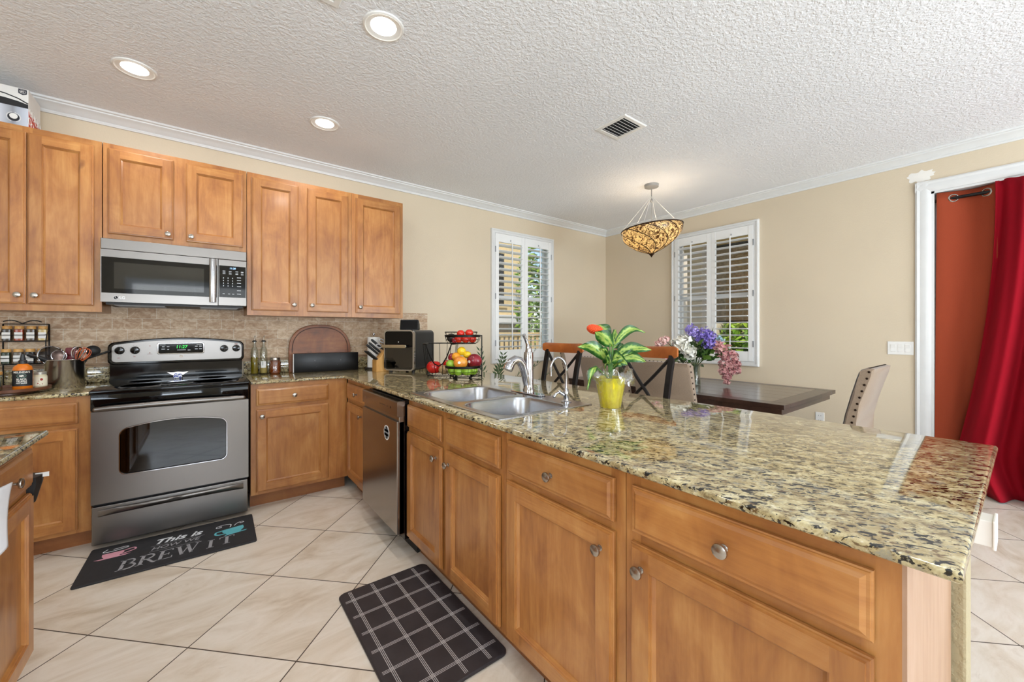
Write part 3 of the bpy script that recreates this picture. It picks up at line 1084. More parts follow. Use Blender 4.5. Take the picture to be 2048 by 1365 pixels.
text('11:27', .03, 'clock_digits', led_green, ds, face_y(.386, bgy - .0098, 1.152), shear=.1)
lg = pm('panel_print', 'C8CCD0', .5)
mb = MB()
for x, z, w, h in ((.28, 1.168, .03, .003), (.283, 1.155, .014, .006), (.31, 1.155, .014, .006), (.283, 1.138, .02, .004), (.31, 1.135, .01, .004), (.49, 1.168, .03, .003), (.473, 1.155, .016, .006), (.498, 1.155, .016, .006), (.473, 1.135, .016, .006), (.498, 1.135, .016, .006), (.386, 1.13, .05, .003), (.43, 1.128, .016, .005)):
    mb.box(x - w / 2, x + w / 2, bgy - .0098, bgy - .0095, z - h / 2, z + h / 2)
mb.build('display_print', lg, ds, smooth=0)
mb = MB()
mb.lathe([(.009, bgy - .004), (.009, bgy - .006), (.006, bgy - .006), (.006, bgy - .0045)], 20, (.3832, 0, 1.083), 'y')
mb.build('badge', chrome, bk)
MB().lathe([(.006, bgy - .004), (.0, bgy - .0052)], 20, (.3832, 0, 1.083), 'y').build('badge_disc', plastic_w, bk)
mb = MB()
for x, z, w, h in ((.21, 1.163, .006, .005), (.209, 1.113, .007, .005), (.047, 1.082, .012, .004), (.128, 1.089, .012, .004)):
    mb.box(x - w / 2, x + w / 2, bgy - .0048, bgy - .004, z - h / 2, z + h / 2)
mb.box(.712, .732, bgy - .0048, bgy - .004, 1.164, 1.171)
mb.box(.195, .223, bgy - .0048, bgy - .004, 1.104, 1.106)
mb.build('panel_marks', pm('red_marks', '6A2A24', .5), bk, smooth=0)

# winged ornament standing at the back of the cooktop
t = thing('ornament', 'tiny blue and white patterned ornament with silver wings at the back of the cooktop', 'ornament', (.366, -.17, .9262))
orn = NT('blue_white_pattern')
vv = orn.n('TexVoronoi')
vv.inputs['Scale'].default_value = 120
orn.l(orn.coord(), vv.inputs['Vector'])
orn.color(orn.ramp(vv.outputs[0], [(.5, 'F4F4F8'), (.62, '2A3C9A')]))
orn.set(Roughness=.2)
MB().prism([(-.022, 0), (.022, 0), (.026, .012), (.018, .034), (-.018, .034), (-.026, .012)], -.01, .01, 'xz', .003).build('body', orn.m, t)
MB().prism([(-.062, .045), (-.03, .022), (.03, .022), (.062, .045), (.03, .041), (0, .046), (-.03, .041)], .011, .015, 'xz').build('wings', chrome, t, smooth=0)

# ------------------------------------------------------------------ microwave
t = thing('microwave', 'stainless over-the-range microwave with black glass door, under the short cabinet', 'microwave', (0, -.411, 0))
MX = .772
mb = MB()
mb.box(.003, MX - .003, .02, .39, 1.455, 1.857)
mb.box(.02, .75, .03, .39, 1.44, 1.456)
mb.build('body', black_matte, t, smooth=0)
for x0, x1 in ((.06, .3), (.5, .72)):
    mb = MB()
    for k in range(7):
        mb.box(x0, x1, .06 + k * .03, .075 + k * .03, 1.436, 1.441)
    mb.box(x0 - .005, x1 + .005, .055, .265, 1.438, 1.4405)
    mb.build('filter', grey_pl, t, smooth=0)
MB().box(.0, MX, 0, .022, 1.79, 1.858, .003).build('top_vent', steel_m, t, smooth=0)
mb = MB()
plate_with_hole(mb, 0, .598, 1.455, 1.788, [(.0, 1.512), (.596, 1.512), (.596, 1.741), (.0, 1.741)][::1] if False else [(.004, 1.512), (.594, 1.512), (.594, 1.741), (.004, 1.741)], 0, .022)
md = mb.build('door', steel_m, t, smooth=0)
MB().box(.004, .594, .002, .02, 1.512, 1.741).build('door_glass', black_glass, md, smooth=0)
MB().box(.061, .519, .0008, .002, 1.541, 1.71).build('door_window', pm('smoked_window', '0C0D0E', .04, var=.1, Specular_IOR_Level=.6), md, smooth=0)
mb = MB()
rings = []
for i in range(13):
    f = i / 12
    z = 1.474 + .308 * f
    k = .03 + .012 * math.sin(PI * f)
    rings.append([(.549, -k, z), (.553, -k - .006, z), (.569, -k - .009, z), (.585, -k - .006, z), (.589, -k, z), (.585, -k + .004, z), (.553, -k + .004, z)])
mb.loft(rings)
for z in (1.5, 1.755):
    mb.box(.56, .578, -.032, 0, z - .008, z + .008)
mb.build('handle', steel('handle_steel', 'B4B4B6', .2), md, smooth=50)
mb = MB()
mb.box(.601, MX, 0, .022, 1.455, 1.788, .002)
cpn = mb.build('control_panel', steel_m, t, smooth=0)
kp = MB().box(.606, .767, -.0015, 0, 1.515, 1.744).build('keypad', black_glass, cpn, smooth=0)
text('11:28', .017, 'clock_digits', led_blue, kp, face_y(.686, -.002, 1.727), shear=.1)
mb = MB()
for r_, z in enumerate((1.703, 1.694, 1.684)):
    for x in (.635, .672, .712, .745):
        mb.box(x - .008, x + .008, -.0019, -.0015, z, z + (.004 if r_ != 1 else .002))
for r_ in range(4):
    for c_ in range(3):
        x, z = .632 + c_ * .027, 1.655 - r_ * .019
        mb.box(x - .002, x + .002, -.0019, -.0015, z - .004, z + .004)
for z in (1.66, 1.64, 1.62, 1.595, 1.565, 1.54):
    mb.box(.713, .738, -.0019, -.0015, z, z + .004)
for x in (.632, .665, .69):
    mb.box(x - .006, x + .006, -.0019, -.0015, 1.538, 1.542)
mb.build('key_print', lg, kp, smooth=0)
logo = pm('logo_print', 'E8E8EA', .4)
lo = text('LG', .023, 'lettering', logo, md, face_y(.1, -.0006, 1.483), bold=.0006)
mb = MB()
mb.lathe([(.012, -.0006), (.012, -.0002), (.0102, -.0002), (.0102, -.0006)], 28, (.07, 0, 1.483), 'y')
mb.box(.069, .0705, -.0007, -.0003, 1.4765, 1.4895)
mb.box(.069, .0775, -.0007, -.0003, 1.4765, 1.478)
mb.lathe([(.002, -.0007), (.0, -.0008)], 10, (.0655, 0, 1.487), 'y')
mb.build('logo', logo, md, smooth=0)

# ------------------------------------------------------------------ dishwasher (faces -x)
t = thing('dishwasher', 'stainless dishwasher with a round white sticker, in the peninsula left of the sink', 'dishwasher', (1.372, -1.222, 0), R(-90))
DW = .598
MB().box(.004, DW - .004, .072, .6, .1, .885).build('tub', black_matte, t, smooth=0)
mb = MB()
mb.box(0, DW, .012, .045, .13, .79, .003)
mb.box(0, DW, .0, .045, .135, .765, .004)
dd = mb.build('door', steel_dw, t, smooth=0)
mb = MB()
mb.prism([(0, .795), (.0, .87), (.004, .876), (.045, .876), (.045, .79), (.02, .79)], 0, DW, 'yz')
cpn = mb.build('control_panel', steel_dw, t, smooth=0)
mb = MB()
for x in (.33, .35, .37, .39, .41, .45):
    mb.box(x - .004, x + .004, -.0004, 0, .83, .834)
mb.build('panel_print', black_matte, cpn, smooth=0)
MB().box(.495, .507, -.0006, 0, .826, .838).build('indicator', black_gloss, cpn, smooth=0)
MB().box(.055, .065, -.0006, 0, .83, .842).build('badge', nickel, cpn, smooth=0)
MB().box(.002, DW - .002, .046, .072, .1, .88).build('gasket', black_gloss, t, smooth=0)
MB().box(.0, DW, .12, .135, .0, .1).build('toe_kick', black_matte, t, smooth=0)
st = MB().lathe([(.043, -.0006), (.043, 0)], 32, (.44, 0, .675), 'y').build('sticker', plastic_w, dd, smooth=0)
mb = MB()
for i in range(6):
    a = 2 * PI * i / 6
    mb.lathe([(.007, -.0009), (.007, -.0006)], 10, (.44 + .028 * math.cos(a), 0, .675 + .028 * math.sin(a)), 'y')
mb.lathe([(.037, -.0008), (.037, -.0006), (.0355, -.0006), (.0355, -.0008)], 32, (.44, 0, .675), 'y')
mb.build('sticker_print', grey_pl, st, smooth=0)
MB().tube([(.418 + .0036 * k, -.0009, .675 + .005 * math.sin(k * 1.5)) for k in range(13)], .0012, 5).build('sticker_squiggle', grey_pl, st)

# ------------------------------------------------------------------ sink, taps
t = thing('sink', 'double bowl stainless steel sink set into the granite peninsula', 'sink', (0, 0, 0))
def fillring(mb, outer, holes, z):
    es, loops = [], []
    for L in [outer] + holes:
        v = mb._v([(p[0], p[1], z) for p in L])
        loops.append(v)
        es += [mb.bm.edges.new((v[i], v[(i + 1) % len(v)])) for i in range(len(v))]
    bmesh.ops.triangle_fill(mb.bm, edges=es, use_beauty=True)
bowls = [('near', rrect(1.492, 1.885, -2.635, -2.29, .075, 7)), ('far', rrect(1.497, 1.925, -2.235, -1.85, .075, 7))]
def shrink(L, d):
    cx = sum(p[0] for p in L) / len(L)
    cy = sum(p[1] for p in L) / len(L)
    sx = max(p[0] for p in L) - cx
    sy = max(p[1] for p in L) - cy
    return [(cx + (p[0] - cx) * (1 - d / sx), cy + (p[1] - cy) * (1 - d / sy)) for p in L]
mb = MB()
ro = rrect(SX0, SX1, SY0, SY1, .012, 4)
fillring(mb, shrink(ro, .006), [shrink(b, -.012) for _, b in bowls], ZC + .005)
mb.loft([[(p[0], p[1], ZC + .0005) for p in ro], [(p[0], p[1], ZC + .003) for p in ro], [(p[0], p[1], ZC + .005) for p in shrink(ro, .006)]], True, False, False)
for _, b in bowls:
    mb.loft([[(p[0], p[1], ZC + .005) for p in shrink(b, -.012)], [(p[0], p[1], ZC + .007) for p in shrink(b, -.006)], [(p[0], p[1], ZC + .004) for p in b]], True, False, False)
mb.build('rim', steel_sink, t, smooth=50)
for _, b in bowls:
    mb = MB()
    prof = [(0, .004), (.004, -.01), (.012, -.12), (.02, -.15), (.04, -.168), (.08, -.174), (.14, -.178)]
    mb.loft([[(p[0], p[1], ZC + z) for p in shrink(b, d)] for d, z in prof], True, False, True)
    bo = mb.build('bowl', steel_sink, t, smooth=60)
    cx = sum(p[0] for p in b) / len(b)
    cy = sum(p[1] for p in b) / len(b)
    MB().lathe([(.045, ZC - .176), (.043, ZC - .172), (.03, ZC - .175), (.0, ZC - .177)], 24, (cx, cy, 0)).build('drain', chrome, bo)
cd = MB()
cd.box(1.745, 1.885, -2.225, -2.205, .845, .9, .002)
cd.box(1.745, 1.885, -2.15, -2.147, .85, .9)
cd.box(1.745, 1.748, -2.205, -2.15, .85, .9)
cd.box(1.882, 1.885, -2.205, -2.15, .85, .9)
cd.box(1.745, 1.885, -2.205, -2.15, .845, .85)
cd.box(1.752, 1.878, -2.24, -2.225, .896, .921, .002)
co = cd.build('sink_caddy', grey_pl, smooth=0)
tag(co, 'grey slotted plastic sponge caddy hooked inside the far sink bowl', 'sink caddy')
mb = MB()
for k in range(6):
    mb.box(1.757 + k * .02, 1.768 + k * .02, -2.1468, -2.1465, .868, .89)
    mb.box(1.757 + k * .02, 1.768 + k * .02, -2.1468, -2.1465, .855, .862)
mb.build('slots', black_matte, co, smooth=0)

t = thing('faucet', 'chrome pull-out kitchen faucet with top lever behind the sink bowls', 'faucet', (1.965, -2.235, ZC + .005))
mb = MB()
mb.prism(rrect(-.03, .03, -.135, .135, .0295, 8), 0, .008, 'xy', .003)
mb.build('deck_plate', chrome, t)
MB().lathe([(.033, .006), (.033, .02), (.029, .03), (.027, .05), (.027, .215), (.025, .232), (.0, .24)], 28, (.008, 0, 0)).build('body', chrome, t)
mb = MB()
pts, rad = [], []
for i in range(15):
    f = i / 14
    a = PI * .92 * f
    pts.append((-.012 - .085 * (1 - math.cos(a)) * .75, 0, .06 + .13 * math.sin(min(a, PI / 2)) + .028 * math.sin(a) - (.012 * (f - .6) / .4 if f > .6 else 0)))
    rad.append(.019 + .001 * math.sin(PI * f))
pts = [(-.006, 0, .05), (-.014, 0, .09), (-.024, 0, .13), (-.04, 0, .165), (-.062, 0, .187), (-.088, 0, .193), (-.112, 0, .182), (-.128, 0, .162)]
rad = [.018, .021, .022, .023, .0235, .024, .0245, .024]
mb.tube(pts, rad, 20)
sp = mb.build('spout', chrome, t, smooth=60)
MB().tube([(-.124, 0, .168), (-.133, 0, .155), (-.141, 0, .14)], [.0255, .0275, .0265], 20).build('spray_head', chrome, sp, smooth=50)
mb = MB()
mb.tube([(.008, 0, .232), (.008, 0, .25), (.0, 0, .275), (-.014, 0, .305), (-.028, 0, .33)], [.02, .017, .01, .009, .011], 14)
mb.build('lever', chrome, t, smooth=60)

t = thing('filter_tap', 'small gooseneck chrome water filter tap at the near end of the sink', 'tap', (1.945, -2.552, ZC + .005))
MB().lathe([(.026, 0), (.026, .004), (.015, .008), (.013, .03), (.016, .04), (.012, .06), (.009, .068), (.0, .07)], 20).build('body', chrome, t)
pts = [(0, 0, .06), (0, 0, .16)]
for i in range(1, 17):
    a = PI * i / 16
    pts.append((-.062 * .8 * (1 - math.cos(a)) * .5 * 1.25, .062 * .6 * (1 - math.cos(a)) * .6, .16 + .058 * math.sin(a)))
pts.append((pts[-1][0], pts[-1][1], .128))
MB().tube(pts, .0062, 12).build('spout', chrome, t)
lv = MB()
lv.tube([(-.008, .004, .035), (-.03, .016, .05)], [.009, .008], 12)
lv.tube([(-.03, .016, .05), (-.044, .022, .044), (-.055, .028, .03)], [.006, .006, .008], 12)
lv.ball((-.03, .016, .05), .01, seg=12)
lv.ball((-.055, .028, .03), .009, seg=12)
lv.build('lever', chrome, t)

# ------------------------------------------------------------------ right-hand counter
def bottle(name, label, x, y, r, h, liquid, fill):
    t = thing(name, label, 'bottle', (x, y, ZC))
    MB().lathe([(r * .9, 0), (r, .006), (r, h * .56), (r * .8, h * .66), (r * .45, h * .72), (r * .42, h * .82), (r * .5, h * .825), (r * .5, h * .84)], 24, cap=False).build('glass', clear_m, t, smooth=50)
    MB().lathe([(0, .004), (r * .9, .006), (r * .94, .01), (r * .94, fill), (0, fill)], 24).build('oil', liquid, t, smooth=40)
    sp = MB().lathe([(r * .42, h * .835), (r * .62, h * .84), (r * .62, h * .865), (r * .4, h * .872), (r * .38, h * .88), (0, h * .88)], 16).build('stopper', black_matte, t)
    MB().tube([(0, 0, h * .87), (0, 0, h * .94), (.006, 0, h)], [.006, .0045, .0035], 10).build('spout', chrome, sp)
    return t
olive = pm('olive_oil', '8A7410', .15, var=.08)
amber = pm('honey', '8A3A0C', .12, var=.12)
pale = pm('pale_oil', 'C4A860', .15, var=.06)
bottle('oil_bottle', 'clear glass oil bottle with olive green oil, next to the range', .852, -.07, .027, .318, olive, .14)
t = bottle('oil_bottle', 'clear glass oil bottle with a small label, left of the honey jar', .918, -.062, .0275, .318, pale, .065)
MB().lathe([(.028, .05), (.028, .105)], 12, a0=R(-140), a1=R(-60), cap=False).build('label', plastic_w, t)
MB().lathe([(.0284, .07), (.0284, .1)], 4, a0=R(-112), a1=R(-104), cap=False).build('label_print', pm('label_green', '2A5A48', .5), t)
t = thing('honey_jar', 'glass jar of dark honey with a silver lid beside the black box', 'jar', (1.0, -.07, ZC))
MB().lathe([(0, 0), (.036, 0), (.042, .006), (.043, .09), (.034, .108)], 24).build('honey', amber, t)
MB().lathe([(.0435, .002), (.0445, .01), (.0445, .092), (.036, .11), (.034, .118)], 24, cap=False).build('glass', clear_m, t)
MB().lathe([(.037, .112), (.037, .13), (.034, .133), (0, .133)], 24).build('lid', nickel, t)

ob = NT('black_marbled')
v = ob.coord((1, 1, 1))
n1 = ob.noise(v, 9, 6, .7, 1.5)
ob.color(ob.ramp(n1, [(.69, '08080A'), (.73, 'C8C6C4')]))
ob.set(Roughness=.3, Specular_IOR_Level=.3)
ang = math.atan2(-.2 + .163, 1.654 - 1.1223)
t = thing('box', 'long glossy black box with white splashes leaning before the round cutting board', 'box', (1.1223, -.163, ZC), ang)
MB().box(0, .533, 0, .055, 0, .163, .003).build('body', ob.m, t)
MB().box(-.0015, .006, -.0015, .003, .001, .162).build('edge_strip', steel_m, t, smooth=0)
# cutting board
t = thing('cutting_board', 'large rounded wooden cutting board leaning against the backsplash', 'cutting board', (1.366, -.075, ZC))
def sq_arch(w, h, n=40, inset=0., p=2.5):
    pts = [(-w / 2 + inset, inset), (w / 2 - inset, inset)]
    hb = h * .4
    for i in range(n + 1):
        a = PI * i / n
        c, s_ = math.cos(a), math.sin(a)
        pts.append(((w / 2 - inset) * math.copysign(abs(c) ** (2 / p), c), hb + (h - hb - inset) * s_ ** (2 / p)))
    return pts
tl = Matrix.Rotation(R(-5.5), 4, 'X')
mb = MB()
mb.M = tl
mb.prism(sq_arch(.522, .416), 0, .022, 'xz', .004)
cb = mb.build('board', acacia, t)
mb = MB()
mb.M = tl
g = sq_arch(.522, .416, inset=.026)
mb.tube([(p[0], -.0005, p[1]) for p in g[1:]], .003, 6)
mb.build('juice_groove', pm('groove', '3C1C0C', .5), cb)
# paper towel
t = thing('paper_towel_holder', 'white paper towel roll on a black stand in the counter corner', 'paper towel', (1.80, -.19, ZC))
MB().lathe([(.08, 0), (.08, .008), (.07, .014), (0, .014)], 28).build('base', black_matte, t)
MB().tube([(0, 0, .014), (0, 0, .325)], .006, 10).build('rod', chrome, t)
MB().lathe([(.0065, .31), (.011, .318), (.012, .33), (.008, .34), (0, .342)], 16).build('finial', chrome, t)
pt = pm('paper', 'F4F2EE', .9, var=.02, bump=(150, .3, .001))
MB().lathe([(.02, .016), (.056, .016), (.057, .02), (.057, .296), (.056, .3), (.02, .3)], 32).build('roll', pt, t)
# knife block with knives and scissors
KB = Vector((1.765, -.455, ZC))
t = thing('knife_block', 'light wood knife block beside the air fryer oven', 'knife block', KB)
mb = MB()
mb.prism([(-.05, 0), (.06, 0), (.075, .115), (.075, .2), (.045, .215), (-.01, .128), (-.05, .1)], -.055, .055, 'xz', .002)
mb.build('block', bamboo, t, smooth=0)
mb = MB()
for k in range(6):
    y = -.046 + k * .0184
    mb.box(-.046, -.03, y - .001, y + .001, .099, .1135)
mb.build('slots', black_matte, t, smooth=0)
def knife(loc, ln, r, label, group):
    d = Vector((-.74, .1, .66)).normalized()
    k = thing('knife', label, 'knife', loc, 0, group)
    p = [d * (ln * f) for f in (0, .15, .5, .85, 1)]
    MB().tube([tuple(q) for q in p], [r * .9, r, r * 1.05, r * 1.1, r * .7], 10).build('handle', black_matte, k, smooth=60)
    MB().tube([tuple(-d * .01), tuple(d * .006)], r * .8, 8).build('bolster', steel_m, k)
    return k
ST = ('nearest', 'second nearest', 'third nearest', 'third farthest', 'second farthest', 'farthest')
for k in range(6):
    y = -.046 + k * .0184
    knife(KB + Vector((-.04, y, .112)), .105, .0068, 'black handled steak knife, %s of the six in the low row of the block' % ST[k], 'steak knives in the block')
for k, (y, x, z, lab) in enumerate(((.036, .0, .155, 'farthest'), (.012, .012, .172, 'middle'), (.0, .03, .2, 'tallest'))):
    knife(KB + Vector((x - .01, y, z)), .125, .0105, 'thick black handled kitchen knife, %s of the three in the upper slots' % lab, 'large knives in the block')
s_ = thing('scissors', 'grey and black handled kitchen scissors standing in the knife block', 'scissors', KB + Vector((.035, -.03, .205)))
gs = pm('scissor_grey', 'B8B8BC', .4)
for i, (cx, cz, mat) in enumerate(((-.055, .02, gs), (-.03, .065, gs))):
    mb = MB()
    mb.tube([(cx + .016 * math.cos(a) - .014 * math.sin(a), 0, cz + .026 * math.sin(a) * .6 + .016 * math.cos(a) * .2 + .0) for a in [2 * PI * k / 20 for k in range(20)]], .0045, 8, True)
    mb.build('handle', mat, s_)
MB().tube([(-.042, 0, .022), (-.02, 0, .012), (.01, 0, -.01)], [.005, .006, .005], 8).build('blade', steel_m, s_)
MB().tube([(-.02, .003, .055), (-.012, .003, .02), (.01, .003, -.008)], [.004, .005, .005], 8).build('blade', steel_m, s_)

# air fryer oven
AF = thing('air_fryer_oven', 'black air fryer oven with glass door and chrome rim on the corner counter', 'air fryer', (1.852, -.672, ZC), R(-54.3))
aw, ad, ah = .292, .365, .365
afb = pm('fryer_body', '24282E', .3, .3, var=.08)
o0 = rrect(-aw / 2, aw / 2, .016, ah, .035, 6)
MB().prism(o0, .02, ad, 'xz', .006).build('body', afb, AF)
mb = MB()
o1 = rrect(-aw / 2 + .011, aw / 2 - .011, .027, ah - .011, .026, 6)
mb.loft([[(p[0], .022, p[1]) for p in o0], [(p[0], -.004, p[1]) for p in o0], [(p[0], -.004, p[1]) for p in o1], [(p[0], .02, p[1]) for p in o1]], True, False, False)
mb.build('front_rim', chrome, AF, smooth=40)
MB().box(-aw / 2 + .011, aw / 2 - .011, .002, .02, .225, ah - .012, .003).build('control_panel', black_glass, AF, smooth=0)
mb = MB()
mb.box(-aw / 2 + .012, aw / 2 - .012, .1, .12, .03, .222)
mb.box(-aw / 2 + .012, -aw / 2 + .02, .016, .1, .03, .222)
mb.box(aw / 2 - .02, aw / 2 - .012, .016, .1, .03, .222)
mb.build('cavity', dark_int, AF, smooth=0)
dr = MB().prism(rrect(-aw / 2 + .012, aw / 2 - .012, .03, .222, .02, 5), .004, .008, 'xz').build('door', fryer_glass, AF, smooth=0)
mb = MB()
for z in (.095, .155):
    mb.box(-aw / 2 + .02, aw / 2 - .02, .05, .054, z, z + .003)
    mb.box(-aw / 2 + .02, aw / 2 - .02, .09, .094, z, z + .003)
mb.build('rack', steel_m, AF, smooth=0)
hd = MB()
hd.prism(rrect(-aw / 2 - .004, aw / 2 - .06, .213, .238, .009, 5), -.036, -.026, 'xz', .002)
hd.box(-aw / 2 + .02, -aw / 2 + .034, -.028, .004, .219, .232)
hd.box(aw / 2 - .09, aw / 2 - .076, -.028, .004, .219, .232)
hd.build('handle', steel('warm_steel', 'C8BEA8', .28), dr)
MB().lathe([(.004, .0015), (.0, .001)], 12, (-.005, 0, .262), 'y').build('indicator', plastic_w, AF)
mb = MB()
for x in (-.11, .11):
    for y in (.05, .32):
        mb.lathe([(.014, 0), (.014, .017), (0, .017)], 12, (x, y, 0))
mb.build('feet', black_matte, AF)
# smart display on top
t = thing('smart_display', 'small black smart display standing on top of the air fryer oven', 'smart display', (1.985, -.59, ZC + ah), R(-38))
MB().prism([(-.03, 0), (.055, 0), (.05, .05), (-.0, .094), (-.01, .094)], -.082, .082, 'yz', .008).build('body', black_matte, t)
MB().quad((-.075, -.0312, .008), (.075, -.0312, .008), (.075, -.0128, .086), (-.075, -.0128, .086)).build('screen', black_glass, t, smooth=0)

# ------------------------------------------------------------------ tiered wire fruit basket and the fruit
FB = Vector((2.06, -1.31, ZC))
fb = thing('fruit_basket', 'two-tier black wire fruit basket on the counter beside the air fryer', 'fruit basket', FB, R(-37))
wr = .0022
# local: x to the right of the viewer, y away
lx, ly = -.155, .17
mb = MB()
w2, d2, hb = .125, .13, .255
b0 = rrect(lx - w2 * .8, lx + w2 * .8, ly - d2 * .8, ly + d2 * .8, .03)
b1 = rrect(lx - w2, lx + w2, ly - d2, ly + d2, .03)
mb.tube([(p[0], p[1], .012) for p in b0], .003, 6, True)
def rimz(p):
    f = max(0, min(1, (ly + .02 - p[1]) / d2))
    k = max(0., 1 - abs((p[0] - lx) / (w2 * .8)) ** 2)
    return hb - .17 * f * k
b1d = []
for i in range(len(b1)):
    a, b = b1[i], b1[(i + 1) % len(b1)]
    for q in range(6):
        b1d.append((a[0] + (b[0] - a[0]) * q / 6, a[1] + (b[1] - a[1]) * q / 6))
mb.tube([(p[0], p[1], rimz(p)) for p in b1d], .005, 6, True)
for i, p in enumerate(b1d):
    if math.hypot(p[0] - b1d[i - 1][0], p[1] - b1d[i - 1][1]) > .009 and i % 2 == 0:
        q = (lx + (p[0] - lx) * .8, ly + (p[1] - ly) * .8)
        mb.tube([(q[0], q[1], .012), (p[0], p[1], rimz(p))], .0021, 5)
for i in range(9):
    x = lx - w2 * .8 + w2 * 1.6 * (i + .5) / 9
    mb.tube([(x, ly - d2 * .8, .012), (x, ly + d2 * .8, .012)], .0015, 5)
for sx in (-1, 1):
    for sy in (-1, 1):
        mb.ball((lx + sx * w2 * .7, ly + sy * d2 * .7, .006), .006, seg=8)
mb.build('wire_bin', black_metal, fb)
def bowl(cx, cy, z0, r0, r1, h, nm, band=True):
    mb = MB()
    def ring(r, z, rad):
        mb.tube([(cx + r * math.cos(2 * PI * k / 36), cy + r * math.sin(2 * PI * k / 36), z) for k in range(36)], rad, 6, True)
    ring(r0, z0, .0035)
    ring((r0 * .35 + r1 * .65), z0 + h * .45, .0016)
    ring(r1, z0 + h, .004)
    if band:
        mb.lathe([(r1 + .001, z0 + h - .014), (r1 + .002, z0 + h)], 36, (cx, cy, 0), cap=False)
    for k in range(16):
        a = 2 * PI * k / 16
        P = [(cx + (r0 + (r1 - r0) * math.sin(f * PI / 2)) * math.cos(a), cy + (r0 + (r1 - r0) * math.sin(f * PI / 2)) * math.sin(a), z0 + h * (1 - math.cos(f * PI / 2))) for f in (0, .25, .5, .75, 1)]
        mb.tube(P, .0014, 5)
    for k in range(6):
        x = -r0 + 2 * r0 * (k + .5) / 6
        y = math.sqrt(max(0, r0 * r0 - x * x))
        mb.tube([(cx + x, cy - y, z0), (cx + x, cy + y, z0)], .0014, 5)
    return mb
bx_, by_ = .045, -.06
mb = bowl(bx_, by_, .022, .085, .132, .075, 'b')
for k in range(4):
    a = PI / 4 + k * PI / 2
    mb.ball((bx_ + .08 * math.cos(a), by_ + .08 * math.sin(a), .011), .011, seg=8)
mb.build('lower_bowl', black_metal, fb)
tx_, ty_ = .035, .02
TZ = .262
mb = bowl(tx_, ty_, TZ, .1, .135, .062, 't')
mb.tube([(tx_ - .16, ty_ + .16, TZ + .085), (tx_ + .1, ty_ + .16, TZ + .085)], .004, 6)
for x in (-.16, -.06, .1):
    mb.tube([(tx_ + x, ty_ + .16, TZ + .085), (tx_ + x * .75, ty_ + .08, TZ + .03), (tx_ + x * .6, ty_ + .02, TZ)], .0022, 6)
for k in range(12):
    x = -.15 + .24 * k / 11
    mb.tube([(tx_ + x, ty_ + .16, TZ + .085), (tx_ + x, ty_ + .135, TZ + .01)], .0012, 5)
mb.build('upper_bowl', black_metal, fb)
mb = MB()
for x, y in ((.178, .04), (.178, .075)):
    mb.tube([(x, y, .0), (x, y, TZ + .062)], .0038, 8)
mb.tube([(.178, .04, TZ + .06), (.165, .03, TZ + .06)], .004, 6)
mb.tube([(.178, .04, .085), (.17, -.02, .09)], .003, 6)
mb.tube([(-.05, .2, .25), (.0, .16, .262), (.03, .13, TZ)], .004, 6)
mb.tube([(.178, .075, .01), (.05, .18, .012), (-.055, .17, .012)], .003, 6)
mb.tube([(.178, .04, .01), (.12, .0, .012), (.1, -.02, .022)], .003, 6)
mb.build('posts', black_metal, fb)
fm = fb.matrix_basis.copy()
fmat = Matrix.Translation(FB) @ Matrix.Rotation(R(-37), 4, 'Z')
def fruit_mat(name, a, b, rough=.3, sc=14):
    s = NT(name)
    s.color(s.ramp(s.noise(s.coord(), sc, 3), [(.35, a), (.65, b)]))
    s.set(Roughness=rough, Coat_Weight=.2, Coat_Roughness=.1)
    return s.m
apple_g = fruit_mat('green_apple', '6E9A1C', '9AC23A')
tomato_r = fruit_mat('tomato', 'B81810', 'D8301C', .18)
pepper_r = fruit_mat('red_pepper', 'A80E10', 'D02018', .15)
mango_o = fruit_mat('orange_mango', 'D8761C', 'EDA83C', .35, 20)
mango_r = fruit_mat('red_mango', '6A0E1C', 'A02030', .25, 18)
lemon_y = fruit_mat('lemon', 'E8B810', 'F6D830', .45, 60)
orange_y = fruit_mat('orange', 'E08C10', 'F0A828', .45, 60)
avo = fruit_mat('avocado', '14100E', '2A2420', .55, 70)
ginger = fruit_mat('onion_net', '9A7A50', 'CDAF80', .7, 40)
stem_m = pm('stem', '4A4A20', .7)
def fruit(name, label, cat, p, r, mat, sx=1, sy=1, sz=1, dent=0., group=None, stem=0, sticker=None):
    w = fmat @ Vector(p)
    t = thing(name, label, cat, w, R(-37), group)
    MB().ball((0, 0, 0), r, sx, sy, sz, 20, dent).build('skin', mat, t, smooth=80)
    if stem:
        MB().tube([(0, 0, r * sz * .8), (.002, 0, r * sz + stem)], .0022, 6).build('stem', stem_m, t)
    if sticker:
        mb = MB()
        d = Vector(sticker).normalized()
        q = Vector((d.x * r * sx, d.y * r * sy, d.z * r * sz))
        mb.M = Matrix.Translation(q * 1.005) @ d.to_track_quat('Z', 'Y').to_matrix().to_4x4()
        mb.lathe([(.0105, 0), (.0105, .0008), (0, .001)], 14)
        mb.build('sticker', plastic_w, t)
    return t
G = 'fruit in the lower bowl'
for k, (a, lab) in enumerate(((200, 'leftmost'), (250, 'second from the left'), (298, 'third from the left'), (345, 'rightmost'))):
    fruit('green_apple', 'green apple in the lower wire bowl, %s of the front four' % lab, 'apple', (bx_ + .078 * math.cos(R(a)), by_ + .078 * math.sin(R(a)), .064), .037, apple_g, 1, 1, .92, .1, 'green apples', .006)
fruit('lime', 'green lime on the left rim of the lower bowl', 'lime', (bx_ - .088, by_ - .03, .112), .032, apple_g, 1.1, 1, .95, 0, G)
fruit('mango', 'orange mango with a round sticker at the front of the lower bowl', 'mango', (bx_ - .012, by_ - .062, .125), .048, mango_o, 1.08, .85, .98, 0, G, 0, (-.1, -1, .05))
